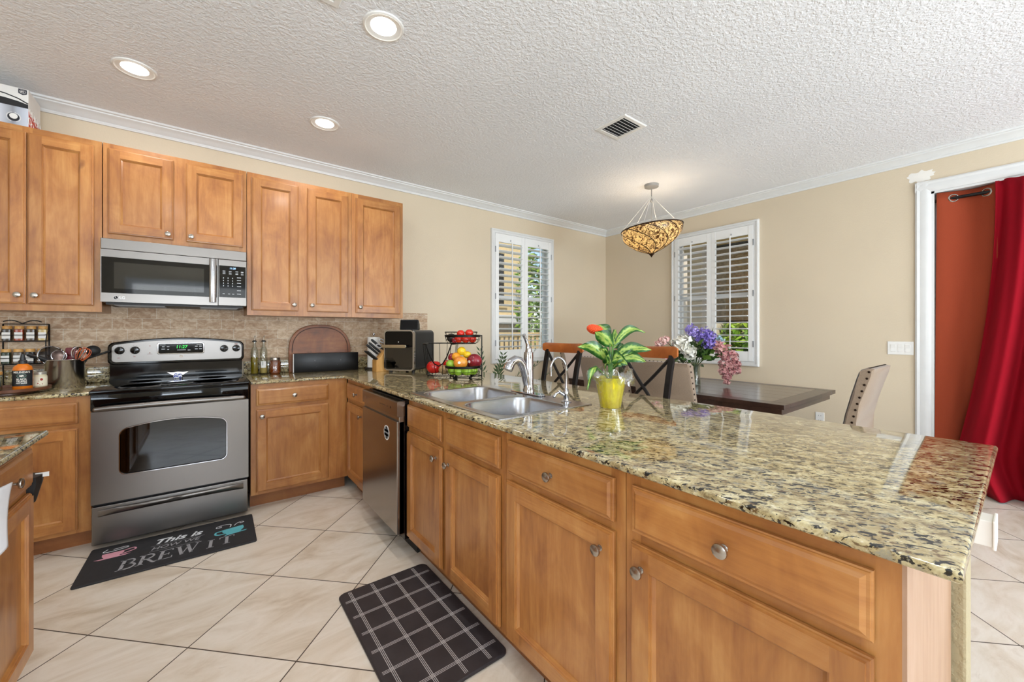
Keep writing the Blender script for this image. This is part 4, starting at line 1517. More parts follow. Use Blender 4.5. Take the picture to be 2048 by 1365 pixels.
fruit('mango', 'dark red mango with a small sticker at the right of the lower bowl', 'mango', (bx_ + .085, by_ - .012, .135), .052, mango_r, 1.1, .9, 1.0, 0, G, 0, (-.75, -1, -.1))
fruit('orange', 'yellow orange on the heap, left of the topmost lemon', 'orange', (bx_ - .052, by_ + .0, .165), .032, orange_y, 1, 1, 1, .04, G)
fruit('lemon', 'topmost round yellow lemon on the heap of fruit', 'lemon', (bx_ - .012, by_ + .01, .206), .033, lemon_y, 1, 1, 1, .03, G)
fruit('lemon', 'smaller yellow lemon right of the topmost lemon', 'lemon', (bx_ + .03, by_ + .012, .178), .028, lemon_y, 1.1, 1, .95, 0, G)
fruit('red_apple', 'dark red apple behind the orange on the fruit heap', 'apple', (bx_ - .082, by_ + .055, .155), .038, mango_r, 1, 1, .95, .1, G)
fruit('red_apple', 'red apple hidden low at the back of the lower bowl', 'apple', (bx_ + .03, by_ + .07, .075), .04, mango_r, 1, 1, .95, .1, G)
fruit('bell_pepper', 'glossy red bell pepper at the left of the wire bin', 'pepper', (lx - .05, ly - .035, .07), .053, pepper_r, 1.15, .9, 1.0, .22, 'vegetables in the wire bin')
fruit('bell_pepper', 'small red bell pepper behind the onion in the wire bin', 'pepper', (lx + .045, ly + .035, .085), .036, pepper_r, 1, 1, 1.1, .2, 'vegetables in the wire bin')
fruit('onion', 'brown netted onion at the front right of the wire bin', 'onion', (lx + .036, ly - .062, .052), .038, ginger, 1.2, 1, .95, 0, 'vegetables in the wire bin')
for k, (x, y, lab) in enumerate(((-.01, -.07, 'front left'), (.045, -.075, 'front middle'), (.09, -.04, 'front right'), (.03, .02, 'back'))):
    fruit('tomato', 'red tomato lying in the upper bowl, %s one of the lower layer' % lab, 'tomato', (tx_ + x - .015, ty_ + y, TZ + .034), .0315, tomato_r, 1, 1, .92, .08, 'tomatoes in the upper bowl')
fruit('tomato', 'red tomato on top of the upper bowl, left of two', 'tomato', (tx_ - .012, ty_ - .035, TZ + .075), .03, tomato_r, 1, 1, .92, .08, 'tomatoes in the upper bowl')
fruit('tomato', 'red tomato on top of the upper bowl, right of two', 'tomato', (tx_ + .052, ty_ - .03, TZ + .08), .031, tomato_r, 1, 1, .92, .08, 'tomatoes in the upper bowl')
fruit('avocado', 'dark ripe avocado at the left of the upper bowl', 'avocado', (tx_ - .082, ty_ - .04, TZ + .042), .034, avo, 1.05, .95, 1.0, 0, 'fruit in the upper bowl')
fruit('plum', 'small dark red plum between the avocado and the tomatoes', 'plum', (tx_ - .055, ty_ - .075, TZ + .024), .021, mango_r, 1, 1, 1, 0, 'fruit in the upper bowl')

# ------------------------------------------------------------------ left-hand counter
POT = Vector((-.18, -.262, ZC))
t = thing('utensil_pot', 'tall stainless steel pot holding cooking utensils left of the range', 'pot', POT)
MB().lathe([(.0, .0), (.084, 0), (.087, .004), (.087, .172), (.0895, .175), (.088, .178), (.084, .176), (.0835, .006), (0, .005)], 40).build('body', steel('pot_steel', 'C4C0BC', .22, (2, 2, 120)), t, smooth=50)
def sieve(lx_, lz_, r, tilt, label, mesh_m, hl):
    s = thing('strainer', label, 'strainer', POT + Vector((lx_, -.02, lz_)))
    M = Matrix.Rotation(tilt[0], 4, 'Z') @ Matrix.Rotation(tilt[1], 4, 'X')
    mb = MB()
    mb.M = M
    mb.tube([(r * math.cos(2 * PI * k / 32), r * math.sin(2 * PI * k / 32), 0) for k in range(32)], .0035, 8, True)
    mb.tube([(-r, 0, 0), (-r - .018, .004, 0)], .002, 6)
    mb.tube([(r, 0, 0), (r + .018, .004, 0)], .002, 6)
    mb.build('rim', chrome, s)
    mb = MB()
    mb.M = M
    mb.lathe([(r * math.cos(R(a)), -r * .62 * math.sin(R(a))) for a in range(0, 91, 10)], 32, cap=False)
    mb.build('mesh', mesh_m, s, smooth=60)
    mb = MB()
    p0 = M @ Vector((0, -r, 0))
    p0 = M @ Vector((0, r, 0)) if p0.z > 0 else p0
    mb.tube([tuple(p0), (p0.x * .5 + .01, .02, -lz_ + .02)], .0035, 8)
    mb.build('handle', chrome, s)
mesh1 = thin_glass('sieve_mesh', 'A8A8A8', .25, .25, .75)
mesh2 = pm('copper_mesh', '8A766E', .4, .6, var=.15, vscale=200)
sieve(-.055, .205, .056, (R(25), R(80)), 'large round wire strainer with chrome rim standing in the steel pot', mesh1, .2)
sieve(-.022, .2, .034, (R(30), R(78)), 'smaller copper coloured strainer behind the large one in the pot', mesh2, .2)
def utensil(name, label, cat, p0, p1, mat, head=None, hm=None, r=.005):
    u = thing(name, label, cat, POT)
    MB().tube([p0, ((p0[0] + p1[0]) / 2, (p0[1] + p1[1]) / 2, (p0[2] + p1[2]) / 2), p1], r, 8).build('handle', mat, u)
    if head:
        head(u, Vector(p1), (Vector(p1) - Vector(p0)).normalized(), hm)
    return u
def spatula_head(u, p, d, m):
    mb = MB()
    mb.M = Matrix.Translation(p) @ d.to_track_quat('Z', 'Y').to_matrix().to_4x4()
    mb.prism(rrect(-.026, .026, -.004, .085, .01, 4), -.003, .003, 'xz', .001)
    mb.build('head', m, u)
def whisk_head(u, p, d, m):
    mb = MB()
    mb.M = Matrix.Translation(p) @ d.to_track_quat('Z', 'Y').to_matrix().to_4x4()
    for k in range(6):
        a = PI * k / 6
        mb.tube([(.033 * math.sin(PI * f) ** .8 * math.cos(a) * math.copysign(1, f - 1), .033 * math.sin(PI * f) ** .8 * math.sin(a), .105 * math.sin(PI * f / 2)) for f in [i / 9 for i in range(10)]] + [(-.033 * math.sin(PI * f) ** .8 * math.cos(a) * -1, -.033 * math.sin(PI * f) ** .8 * math.sin(a), .105 * math.sin(PI * f / 2)) for f in [i / 9 for i in range(9, -1, -1)]], .0016, 5)
    mb.build('loops', m, u)
red_sil = pm('red_silicone', '6A1420', .45)
or_sil = pm('orange_silicone', 'D8622C', .4)
utensil('spatula', 'black flat turner standing at the back of the pot', 'spatula', (.02, .02, .03), (.035, .035, .17), black_matte, spatula_head, black_matte)
utensil('spatula', 'dark red silicone spatula in the middle of the pot', 'spatula', (.02, .0, .03), (.022, .01, .165), red_sil, spatula_head, red_sil)
utensil('whisk', 'small steel wire whisk leaning in the pot', 'whisk', (.03, -.03, .03), (.052, -.03, .15), chrome, whisk_head, chrome)
utensil('whisk', 'orange silicone whisk at the right of the pot', 'whisk', (.0, -.02, .03), (.056, -.025, .15), chrome, whisk_head, or_sil)
def ladle_head(u, p, d, m):
    mb = MB()
    mb.M = Matrix.Translation(p + d * .03) @ Matrix.Rotation(R(35), 4, 'Y') @ Matrix.Rotation(R(70), 4, 'X')
    mb.lathe([(.002, -.02), (.018, -.017), (.032, -.008), (.036, 0), (.034, .001), (.02, -.012), (.002, -.016)], 20)
    mb.build('head', m, u)
utensil('slotted_spoon', 'black slotted spoon leaning right in the pot', 'spoon', (.02, .02, .03), (.108, .015, .2), black_matte, ladle_head, black_matte)
utensil('spoon_handle', 'black utensil handle sticking out to the right over the pot rim', 'utensil', (-.04, .03, .12), (.2, .0, .222), black_matte, None, None, .0068)
utensil('tongs_handle', 'broad black utensil handle leaning left out of the pot', 'utensil', (-.05, -.01, .16), (-.15, -.02, .215), black_matte, None, None, .013)

# tray with sauce and jars
TR = Vector((-.372, -.44, ZC))
t = thing('turntable_tray', 'round dark wooden turntable tray holding sauce and jars', 'tray', TR)
MB().lathe([(0, .012), (.155, .012), (.168, .018), (.17, .034), (.165, .034), (.16, .022), (0, .022)], 48).build('plate', lazywood, t, smooth=40)
MB().lathe([(0, 0), (.1, 0), (.1, .012), (0, .012)], 32).build('foot', lazywood, t)
SA = Vector((-.306, -.465, ZC + .022))
t = thing('hot_sauce', 'orange hot sauce bottle with black label and dark cap on the tray', 'sauce bottle', SA, R(6))
t.scale = (1.12, 1.12, 1.2)
sauce_m = pm('orange_sauce', 'D8741A', .2, var=.1, vscale=40)
MB().lathe([(0, 0), (.032, 0), (.0345, .004), (.0345, .092), (.031, .108), (.02, .118), (.014, .122)], 32).build('bottle', sauce_m, t, smooth=50)
MB().lathe([(.0352, .018), (.0352, .092)], 40, a0=R(-165), a1=R(-15), cap=False).build('label', pm('black_label', '1E2024', .45), t)
MB().lathe([(.015, .12), (.0155, .136), (.011, .14), (.0075, .162), (.006, .168), (0, .168)], 20).build('cap', pm('dark_cap', '24262A', .4), t)
lab_t = pm('label_white', 'E4E0D6', .5)
kb = kids(t)[1]
for body, sz, z in (("MELINDA'S", .0125, .083), ('BLACK', .0115, .05), ('TRUFFLE', .0095, .04), ('HOT SAUCE', .0068, .0315)):
    text(body, sz, 'label_lettering', lab_t, kb, Matrix.Translation((0, -.0354, z)) @ Matrix.Rotation(R(90), 4, 'X'), bold=.0003, wrap=.0354, ext=.0001)
mb = MB()
for a, b, c_ in ((.0155, .0095, 0),):
    pts = [(a * math.cos(2 * PI * k / 28), b * math.sin(2 * PI * k / 28)) for k in range(28)]
    mb.tube([(.0356 * math.sin(x / .0354), -.0356 * math.cos(x / .0354), .066 + z) for x, z in pts], .0009, 5, True)
mb.build('label_emblem', pm('emblem_green', '6C9080', .5), kb)
mb = MB()
for x, z, r_ in ((-.004, .066, .004), (.003, .067, .0042), (.0, .0635, .004), (.007, .065, .0025)):
    mb.ball((.0354 * math.sin(x / .0354), -.0354 * math.cos(x / .0354), z), r_, 1, .2, .8, 10)
mb.build('label_truffle', lab_t, kb)
t = thing('jar', 'square glass jar with a wooden lid on the tray left of the hot sauce', 'jar', (-.425, -.475, ZC + .022), R(12))
MB().prism(rrect(-.045, .045, -.045, .045, .012), 0, .088, 'xy', .004).build('glass', thin_glass('jar_glass', 'DDE2DC', .12, .03, .9), t)
MB().prism(rrect(-.038, .038, -.038, .038, .01), .004, .05, 'xy').build('contents', pm('jar_contents', '7E7868', .8, var=.15), t)
MB().lathe([(.046, .089), (.047, .091), (.047, .104), (.045, .106), (0, .106)], 32).build('lid', bamboo, t)
t = thing('jar', 'small jar with a cream flowered label on the tray right of the hot sauce', 'jar', (-.258, -.385, ZC + .022))
t.scale = (.92, .92, .95)
MB().lathe([(0, 0), (.03, 0), (.032, .004), (.032, .068), (.027, .078), (.027, .086)], 28).build('glass', pm('cream_jar', 'D8D0B0', .3), t)
MB().lathe([(.0325, .01), (.0325, .066)], 28, cap=False).build('label', pm('cream_label', 'EDE6CC', .5), t)
MB().lathe([(.029, .08), (.029, .094), (.027, .096), (0, .096)], 24).build('lid', pm('grey_lid', 'B0ACA0', .35, .5), t)
kb = kids(t)[1]
mb = MB()
for x, z, r_ in ((.012, .05, .008), (.016, .022, .003), (-.002, .026, .003), (.006, .018, .002), (.002, .04, .002)):
    mb.ball((.0325 * math.sin(x / .0325), -.0325 * math.cos(x / .0325), z), r_, 1, .2, 1, 10)
mb.build('label_print', pm('label_red', 'A02820', .5), kb)

# spice rack
RK = Vector((-.49, -.105, ZC))
t = thing('spice_rack', 'black scrolled wire spice rack against the backsplash', 'spice rack', RK)
mb = MB()
rwid = .195
for z in (.145, .29):
    mb.tube([(0, .07, z), (rwid, .07, z), (rwid, 0, z), (0, 0, z)], .003, 6)
    for k in range(8):
        mb.tube([(k * rwid / 7, 0, z), (k * rwid / 7, .07, z)], .0015, 5)
    mb.tube([(0, -.002, z + .04), (rwid, -.002, z + .04)], .0022, 6)
    mb.tube([(rwid, -.002, z + .04), (rwid, .07, z + .06)], .002, 6)
for x in (0, rwid):
    mb.tube([(x, .07, 0), (x, .07, .4)], .004, 6)
    mb.tube([(x, 0, 0), (x, 0, .29)], .003, 6)
    mb.tube([(x, 0, .29), (x, .02, .33), (x, .05, .36), (x, .07, .4)], .0025, 6)
mb.tube([(0, .07, .4), (rwid, .07, .4)], .003, 6)
mb.tube([(x, .07, .402 + .022 * abs(math.sin(PI * (x + .02) / .1))) for x in [rwid * k / 30 for k in range(26)]], .003, 6)
mb.tube([(rwid - .02 + .016 * math.sin(a) , .07, .35 + .018 * math.cos(a)) for a in [k * .4 for k in range(14)]], .002, 6)
mb.build('frame', black_metal, t)
# lower tier carried on the counter
spices = ['3A3026', '9A3C1A', '4A3A2A', 'C8B070', '2E3A26', '6A6258', '3C3C40', '54463A']
names = ['dark brown', 'red brown', 'brown', 'pale yellow', 'dark green', 'grey', 'charcoal', 'dull brown']
n = 0
for row, z in enumerate((.293, .148)):
    for k in range(4):
        x = .018 + .05 * k - (.004 if row else 0)
        pos = ('leftmost', 'second from left', 'third from left', 'rightmost')[k]
        j = thing('spice_jar', '%s spice jar with bamboo lid, %s on the %s rack tier' % (names[n], pos, 'upper' if row == 0 else 'lower'), 'spice jar', RK + Vector((x + .008, .034, z + .0015)), 0, 'spice jars in the rack')
        MB().prism(rrect(-.019, .019, -.019, .019, .005, 3), 0, .072, 'xy', .002).build('glass', pm('spice', spices[n], .2, var=.15, vscale=80), j, smooth=40)
        MB().lathe([(.0205, .074), (.0205, .09), (.0195, .092), (0, .092)], 24).build('lid', bamboo, j)
        MB().box(-.017, .017, -.0205, -.0195, .014, .052).build('label', plastic_w, j, smooth=0)
        n += 1

# carton with a picture of a rice cooker on top of the left cabinet
t = thing('carton', 'white and red rice cooker carton on top of the left wall cabinet', 'box', (-.323, -.3, UZ1))
bw, bd, bh = .285, .215, .232
cart = pm('carton_white', 'E2E0DC', .6, var=.03)
MB().box(-bw, 0, 0, bd, 0, bh, .001).build('body', cart, t, smooth=0)
pf = MB()
pf.box(-bw + .002, -.001, -.0008, 0, .003, .118)
silver_p = NT('cooker_print')
sx = silver_p.n('SeparateXYZ')
silver_p.l(silver_p.coord(), sx.inputs[0])
silver_p.color(silver_p.ramp(silver_p.math('FRACT', silver_p.math('MULTIPLY', sx.outputs[0], 9.)), [(0, 'C6CAD4'), (.45, '8E9096'), (.6, 'A8AEBA'), (1, 'C8CEDA')]))
silver_p.set(Roughness=.5)
pr = pf.build('cooker_print', silver_p.m, t, smooth=0)
MB().prism([(-bw + .002, .118), (-.001, .118), (-.001, .142), (-.04, .152), (-.09, .158), (-.15, .16), (-.2, .158), (-bw + .002, .15)], -.0009, 0, 'xz').build('lid_print', pm('print_black', '16161A', .5), t, smooth=0)
MB().tube([(-.001, -.001, .147), (-.04, -.001, .168), (-.09, -.001, .182), (-.14, -.001, .188), (-.2, -.001, .184)], .0032, 6).build('handle_print', pm('print_black2', '16161A', .5), t)
mb = MB()
dx, dz = -.058, .052
mb.lathe([(.0235, -.0012), (0, -.0014)], 28, (dx, 0, dz), 'y')
mb.build('dial_print', pm('print_navy', '14151C', .5), t)
mb = MB()
mb.lathe([(.0165, -.0016), (0, -.0018)], 28, (dx, 0, dz + .006), 'y')
for s0, s1 in ((100, 250), (-70, 80)):
    mb.tube([(dx + .0275 * math.cos(R(s0 + (s1 - s0) * k / 12)), -.0012, dz + .0275 * math.sin(R(s0 + (s1 - s0) * k / 12))) for k in range(13)], .0014, 5)
mb.build('dial_rings', cart, t)
bdg = MB().prism([(-.04, .228), (-.006, .228), (-.006, .202), (-.023, .194), (-.04, .202)], -.0009, 0, 'xz').build('badge_print', pm('print_badge', '1C2030', .5), t, smooth=0)
text('#1', .016, 'badge_lettering', cart, bdg, face_y(-.023, -.0012, .213), bold=.0004, ext=.0001)
MB().tube([(-.023 + .0125 * math.cos(2 * PI * k / 24), -.0012, .213 + .0105 * math.sin(2 * PI * k / 24)) for k in range(24)], .0007, 5, True).build('badge_ring', cart, bdg)
MB().prism([(.003, .002), (bd - .002, .002), (bd - .002, .075), (.003, .105)], -.0001, .0009, 'yz').build('side_print', pm('print_red', 'C23A2C', .5), t, smooth=0)
mb = MB()
for y, z, r_ in ((.03, .105, .02), (.075, .1, .026), (.13, .09, .026), (.185, .082, .026), (.015, .05, .02), (.06, .025, .024), (.12, .01, .022)):
    z0_ = max(z, r_ + .003)
    mb.tube([(.0012, y + r_ * math.cos(2 * PI * k / 28), z0_ + r_ * math.sin(2 * PI * k / 28)) for k in range(28)], .0026, 5, True)
mb.build('side_rings', cart, t)

# ------------------------------------------------------------------ potted plant in yellow foil
PL = Vector((2.03, -2.752, ZC))
t = thing('potted_plant', 'variegated green plant with one orange bloom in a yellow foil pot by the sink', 'potted plant', PL)
foil = NT('yellow_foil')
foil.color(foil.ramp(foil.noise(foil.coord((1, 1, .5)), 30, 4), [(.35, 'D2B408'), (.65, 'F2DE18')]))
foil.set(Roughness=.28, Coat_Weight=.4)
foil.bump(foil.noise(foil.coord((1, 1, .25)), 40, 3), .4, .004)
mb = MB()
rnd = random.Random(4)
def crinkle(r, z, a, amp):
    return r * (1 + amp * math.sin(11 * a + 9 * z) * .6 + amp * math.sin(23 * a + 31 * z) * .4)
rings = []
for z, r_ in ((0, .042), (.004, .045), (.05, .052), (.1, .061), (.14, .067)):
    rings.append([(crinkle(r_, z, 2 * PI * k / 60, .04) * math.cos(2 * PI * k / 60), crinkle(r_, z, 2 * PI * k / 60, .04) * math.sin(2 * PI * k / 60), z) for k in range(60)])
mb.loft(rings, True, True, False)
mb.build('pot', foil.m, t, smooth=70)
MB().lathe([(.063, .125), (0, .13)], 24).build('soil', pm('soil', '2E2218', .95, var=.3, vscale=80), t)
mb = MB()
rings = []
for i, (z, r_) in enumerate(((.0, .047), (.05, .056), (.11, .067), (.15, .078), (.175, .088), (.17, .1), (.145, .104), (.125, .1))):
    rings.append([((r_ + .004 * i * math.sin(7 * a + i) * .4 + .002 * i * math.sin(17 * a + 2 * i) * .5) * math.cos(a), (r_ + .004 * i * math.sin(7 * a + i) * .4) * math.sin(a), z + .0022 * i * math.sin(5 * a + 1) + .0015 * i * math.sin(13 * a)) for a in [2 * PI * k / 72 for k in range(72)]])
mb.loft(rings, True, False, False)
mb.build('cellophane', cello_m, t, smooth=60)
leaf = NT('variegated_leaf')
at = leaf.n('Attribute', attribute_name='across')
q = leaf.math('ADD', at.outputs['Fac'], leaf.math('MULTIPLY', leaf.math('SUBTRACT', leaf.noise(leaf.coord((1, 1, 1)), 60, 4), .5), .9))
leaf.color(leaf.ramp(q, [(.0, '4E7C30'), (.08, '8CAA4A'), (.36, 'A6B85C'), (.5, '5A8A36'), (.64, '2C5C24'), (1., '1E4A1A')]))
leaf.set(Roughness=.32, Specular_IOR_Level=.5)
VR = Vector((math.cos(R(37.0445)), -math.sin(R(37.0445)), 0))      # a direction across the plant
VF = Vector((math.sin(R(37.0445)), math.cos(R(37.0445)), 0))
def leaf_mesh(parent, b, tip, width, arch, twist=0., mat=leaf.m, name='leaf', fold=.25):
    b, tip = Vector(b), Vector(tip)
    n, m_ = 12, 6
    bm = bmesh.new()
    ly = bm.verts.layers.float.new('across')
    d = tip - b
    side = d.cross(Vector((0, 0, 1)))
    side = side.normalized() if side.length > 1e-4 else Vector((1, 0, 0))
    side = Matrix.Rotation(twist, 3, d.normalized()) @ side
    nrm = side.cross(d).normalized()
    rows = []
    for i in range(n + 1):
        f = i / n
        c = b + d * f + Vector((0, 0, arch * math.sin(PI * f))) 
        w = width * .5 * (math.sin(PI * min(1, f * .97 + .03)) ** .75) * (1 - .35 * f) * 1.25
        row = []
        for j in range(m_ + 1):
            s_ = j / m_ * 2 - 1
            v = bm.verts.new(c + side * (w * s_) + nrm * (abs(s_) * w * fold + .004 * math.sin(9 * f + 3 * s_)))
            v[ly] = abs(s_)
            row.append(v)
        rows.append(row)
    for r0, r1 in zip(rows, rows[1:]):
        for j in range(m_):
            bm.faces.new((r0[j], r0[j + 1], r1[j + 1], r1[j]))
    me = bpy.data.meshes.new(name)
    bm.to_mesh(me)
    bm.free()
    for p in me.polygons:
        p.use_smooth = True
    me.materials.append(mat)
    o = bpy.data.objects.new(name, me)
    C.objects.link(o)
    o.parent = parent
    return o
def pp(x, z, dpt=0.):
    """x right across the plant, z up, dpt away, metres from the pot foot"""
    return VR * x + VF * dpt + Vector((0, 0, z))
S = .000325
def cp_(u, v, dpt=0.):
    return pp((u - 520) * S, (1270 - v) * S, dpt)
for b, tp, w, ar, tw, d0, d1 in (
        ((505, 620), (20, 400), 150, .03, R(70), 0, -.05), ((550, 400), (270, 195), 170, .01, R(60), 0, -.04),
        ((510, 300), (355, 90), 170, .01, R(-60), .01, .04), ((560, 360), (640, 160), 190, .0, R(70), 0, .05),
        ((560, 400), (1040, 205), 110, .045, R(60), .0, .02), ((560, 420), (705, 270), 110, 0, R(60), 0, .06),
        ((560, 540), (1060, 445), 150, .02, R(60), -.01, -.04), ((600, 590), (965, 610), 140, .02, R(75), -.02, -.06),
        ((300, 680), (135, 985), 130, .02, R(70), -.05, -.08), ((480, 490), (360, 430), 90, 0, R(60), 0, -.02),
        ((620, 500), (810, 405), 100, .01, R(60), 0, .04), ((520, 600), (640, 560), 160, .01, R(70), -.03, -.07),
        ((560, 600), (760, 560), 150, .01, R(60), .02, .08), ((520, 660), (400, 560), 150, .02, R(70), .0, -.06), ((540, 660), (700, 640), 150, .02, R(70), -.02, -.07), ((530, 640), (560, 470), 150, .0, R(60), .0, .05), ((520, 640), (430, 520), 140, .0, R(70), .02, .06), ((540, 700), (620, 660), 130, .02, R(70), -.03, -.07), ((480, 640), (400, 700), 120, .02, R(60), -.03, -.06)):
    leaf_mesh(t, cp_(*b, d0), cp_(*tp, d1), w * 1.22 * S, ar, tw)
mb = MB()
for a, b in (((520, 860), (505, 620)), ((520, 860), (550, 400)), ((525, 860), (510, 300)), ((520, 860), (560, 360)), ((530, 860), (560, 400)), ((520, 860), (560, 540)), ((520, 860), (600, 590)), ((500, 860), (300, 680)), ((510, 860), (480, 490)), ((525, 860), (620, 500))):
    m = ((a[0] + b[0]) / 2, (a[1] + b[1]) / 2)
    mb.tube([cp_(*a), cp_(*m), cp_(*b)], [.0035, .0035, .0028], 6)
mb.build('stems', pm('stem_green', '4E7A30', .5), t)
fl = MB().tube([cp_(470, 860), cp_(395, 560), cp_(335, 280), cp_(290, 170)], .0022, 6).build('flower_stem', pm('flower_stem', '6A5A22', .6), t)
mb = MB()
fc = cp_(298, 158)
fo = pm('orange_bloom', 'E8501C', .5, var=.2, vscale=200, bump=(260, .6, .002))
for i in range(150):
    a = i * 2.39996
    h = 1 - 2 * (i + .5) / 150
    rr_ = math.sqrt(1 - h * h)
    d = Vector((rr_ * math.cos(a), rr_ * math.sin(a), h))
    c = fc + VR * d.x * .033 + VF * d.y * .03 + Vector((0, 0, d.z * .0185 - .006 * d.x))
    mb.ball(tuple(c), .0055, seg=6)
mb.build('bloom', fo, t)

# palm-like plant on the floor beneath the back window
t = thing('potted_palm', 'dark green feathery plant on the floor between the peninsula and the back window', 'potted plant', (2.98, -.42, 0))
MB().lathe([(0, 0), (.12, 0), (.125, .01), (.16, .3), (.165, .32), (.15, .32), (.145, .3), (0, .29)], 28).build('pot', pm('terracotta', '8A5A40', .7), t)
mb = MB()
fr = pm('palm_leaf', '3C5630', .45, var=.3, vscale=30)
rnd = random.Random(12)
def frond(mb, b, d, ln, droop, rnd):
    P = []
    for i in range(14):
        f = i / 13
        P.append(Vector(b) + d * (ln * 1.3 * f) + Vector((0, 0, -droop * f * f)))
    mb.tube(P, [.005 - .0035 * i / 13 for i in range(14)], 5)
    for i in range(3, 14):
        T = (P[i] - P[i - 1]).normalized()
        sd = T.cross(Vector((0, 0, 1))).normalized()
        for sg in (-1, 1):
            l = .135 * (1 - .45 * i / 13)
            dd = (T * .75 + sd * sg * .75 + Vector((0, 0, .12))).normalized()
            w = T.cross(dd).normalized().cross(dd) * .011
            q = P[i]
            mb.quad(q, q + dd * l * .45 + w, q + dd * l, q + dd * l * .45 - w)
for a, el, ln, dr in ((95, 78, .62, .04), (150, 66, .62, .1), (200, 62, .6, .15), (330, 60, .75, .1), (350, 50, .72, .12), (300, 58, .68, .12), (30, 66, .68, .12), (250, 66, .6, .12), (120, 62, .58, .12), (320, 44, .7, .1), (10, 74, .6, .1), (180, 72, .52, .05)):
    e = R(el)
    frond(mb, (0, 0, .3), Vector((math.cos(R(a)) * math.cos(e), math.sin(R(a)) * math.cos(e), math.sin(e))), ln, dr, rnd)
mb.build('fronds', fr, t, smooth=0)

# ------------------------------------------------------------------ mats
MX0, MY0 = -.003, -1.108
t = thing('kitchen_mat', 'black chalkboard style mat lettered This is how we brew it, before the range', 'mat', (MX0, MY0, 0), R(-1.2))
rub = pm('charcoal_mat', '27272A', .75, var=.12, vscale=30, bump=(200, .2, .0006))
rub_s = pm('mat_edge', '2A2620', .8, var=.1)
MB().prism(rrect(0, .778, 0, .425, .012, 4), 0, .010, 'xy', .002).build('pad', rub, t, smooth=30)
chalk = pm('chalk_grey', '9C9CA0', .85, var=.1, vscale=200)
chalk_w = pm('chalk_white', 'E2E6EA', .85, var=.08, vscale=200)
pink = pm('pink_print', 'D89AAA', .8, var=.04)
teal = pm('teal_print', '62B8C4', .8, var=.04)
MZ = .0102
def ribbon(mb, pts, ws, z=MZ):
    n = len(pts)
    L, Rr = [], []
    for i in range(n):
        a = Vector(pts[max(0, i - 1)])
        b = Vector(pts[min(n - 1, i + 1)])
        d = (b - a).normalized()
        nn = Vector((-d.y, d.x)) * (ws[i] if isinstance(ws, (list, tuple)) else ws) * .5
        p = Vector(pts[i])
        L.append((p.x + nn.x, p.y + nn.y, z))
        Rr.append((p.x - nn.x, p.y - nn.y, z))
    for i in range(n - 1):
        mb.quad(L[i], L[i + 1], Rr[i + 1], Rr[i])
def curve(pts, n=8):
    out = []
    P = [Vector(p) for p in pts]
    for i in range(len(P) - 1):
        p0, p1, p2, p3 = P[max(0, i - 1)], P[i], P[i + 1], P[min(len(P) - 1, i + 2)]
        for k in range(n):
            f = k / n
            out.append(.5 * ((2 * p1) + (p2 - p0) * f + (2 * p0 - 5 * p1 + 4 * p2 - p3) * f * f + (3 * p1 - p0 - 3 * p2 + p3) * f ** 3))
    out.append(P[-1])
    return [(p.x, p.y) for p in out]
TK, TN = .17, .055
SER = lambda x, y, w=.36: ([(x - w / 2, y), (x + w / 2, y)], TN)
GL = {
    'B': (.8, [([(.18, 0), (.18, 1)], TK), SER(.16, .02), SER(.16, .98), (curve([(.18, .97), (.5, .96), (.64, .77), (.5, .56), (.18, .53)]), .1), (curve([(.18, .53), (.58, .5), (.76, .27), (.58, .04), (.18, .03)]), .11)]),
    'R': (.85, [([(.18, 0), (.18, 1)], TK), SER(.16, .02), SER(.16, .98), (curve([(.18, .97), (.52, .96), (.68, .75), (.52, .53), (.18, .5)]), .1), (curve([(.4, .51), (.6, .25), (.78, .04), (.95, .06)]), .12)]),
    'E': (.75, [([(.18, 0), (.18, 1)], TK), SER(.16, .02), ([(.0, .97), (.66, .97)], TN), ([(.18, .5), (.52, .5)], TN), ([(.0, .03), (.72, .03)], TN), ([(.66, .8), (.66, 1)], TN), ([(.72, 0), (.72, .22)], TN), ([(.52, .4), (.52, .6)], TN)]),
    'W': (1.2, [([(.14, 1), (.42, 0)], TK), ([(.42, 0), (.64, .85)], TN), ([(.6, .95), (.88, 0)], TK), ([(.88, 0), (1.12, 1)], TN), SER(.14, .98, .34), SER(1.12, .98, .3), SER(.6, .98, .2)]),
    'I': (.42, [([(.2, 0), (.2, 1)], TK), SER(.2, .02), SER(.2, .98)]),
    'T': (.8, [([(.4, 0), (.4, 1)], TK), SER(.4, .02), ([(.02, .97), (.78, .97)], TN), ([(.03, .78), (.03, 1)], TN), ([(.77, .78), (.77, 1)], TN)]),
}
def letters(word, x, y, h, adv, sh, rot=0., xs=.82):
    mb = MB()
    mb.M = Matrix.Translation((x, y, 0)) @ Matrix.Rotation(rot, 4, 'Z') @ Matrix.Diagonal((xs, 1, 1, 1))
    cx = 0
    for ch in word:
        w, st = GL[ch]
        for pts, wd in st:
            ribbon(mb, [((cx + px + sh * py) * h, py * h) for px, py in pts], wd * h)
        cx += w + adv
    return mb
mb = letters('BREW', .15, .062, .112, .04, .12, R(1))
mb.build('lettering', chalk, t, smooth=0)
letters('IT', .53, .058, .1, .2, .1, R(2), .95).build('lettering', chalk, t, smooth=0)
FM = Matrix.Translation
text('This is', .088, 'lettering', chalk_w, t, FM((.388, .312, MZ)) @ Matrix.Rotation(R(-1), 4, 'Z'), shear=.35, bold=.0022, ext=.0001)
text('HOW WE', .05, 'lettering', chalk, t, FM((.384, .232, MZ)), shear=.25, bold=.0006, ext=.0001)
mb = MB()
for a, b in (((.27, .268), (.52, .262)), ((.27, .2), (.50, .192))):
    ribbon(mb, [a, b], .0025)
mb.build('rules', chalk, t, smooth=0)
mb = MB()      # pink cup and saucer
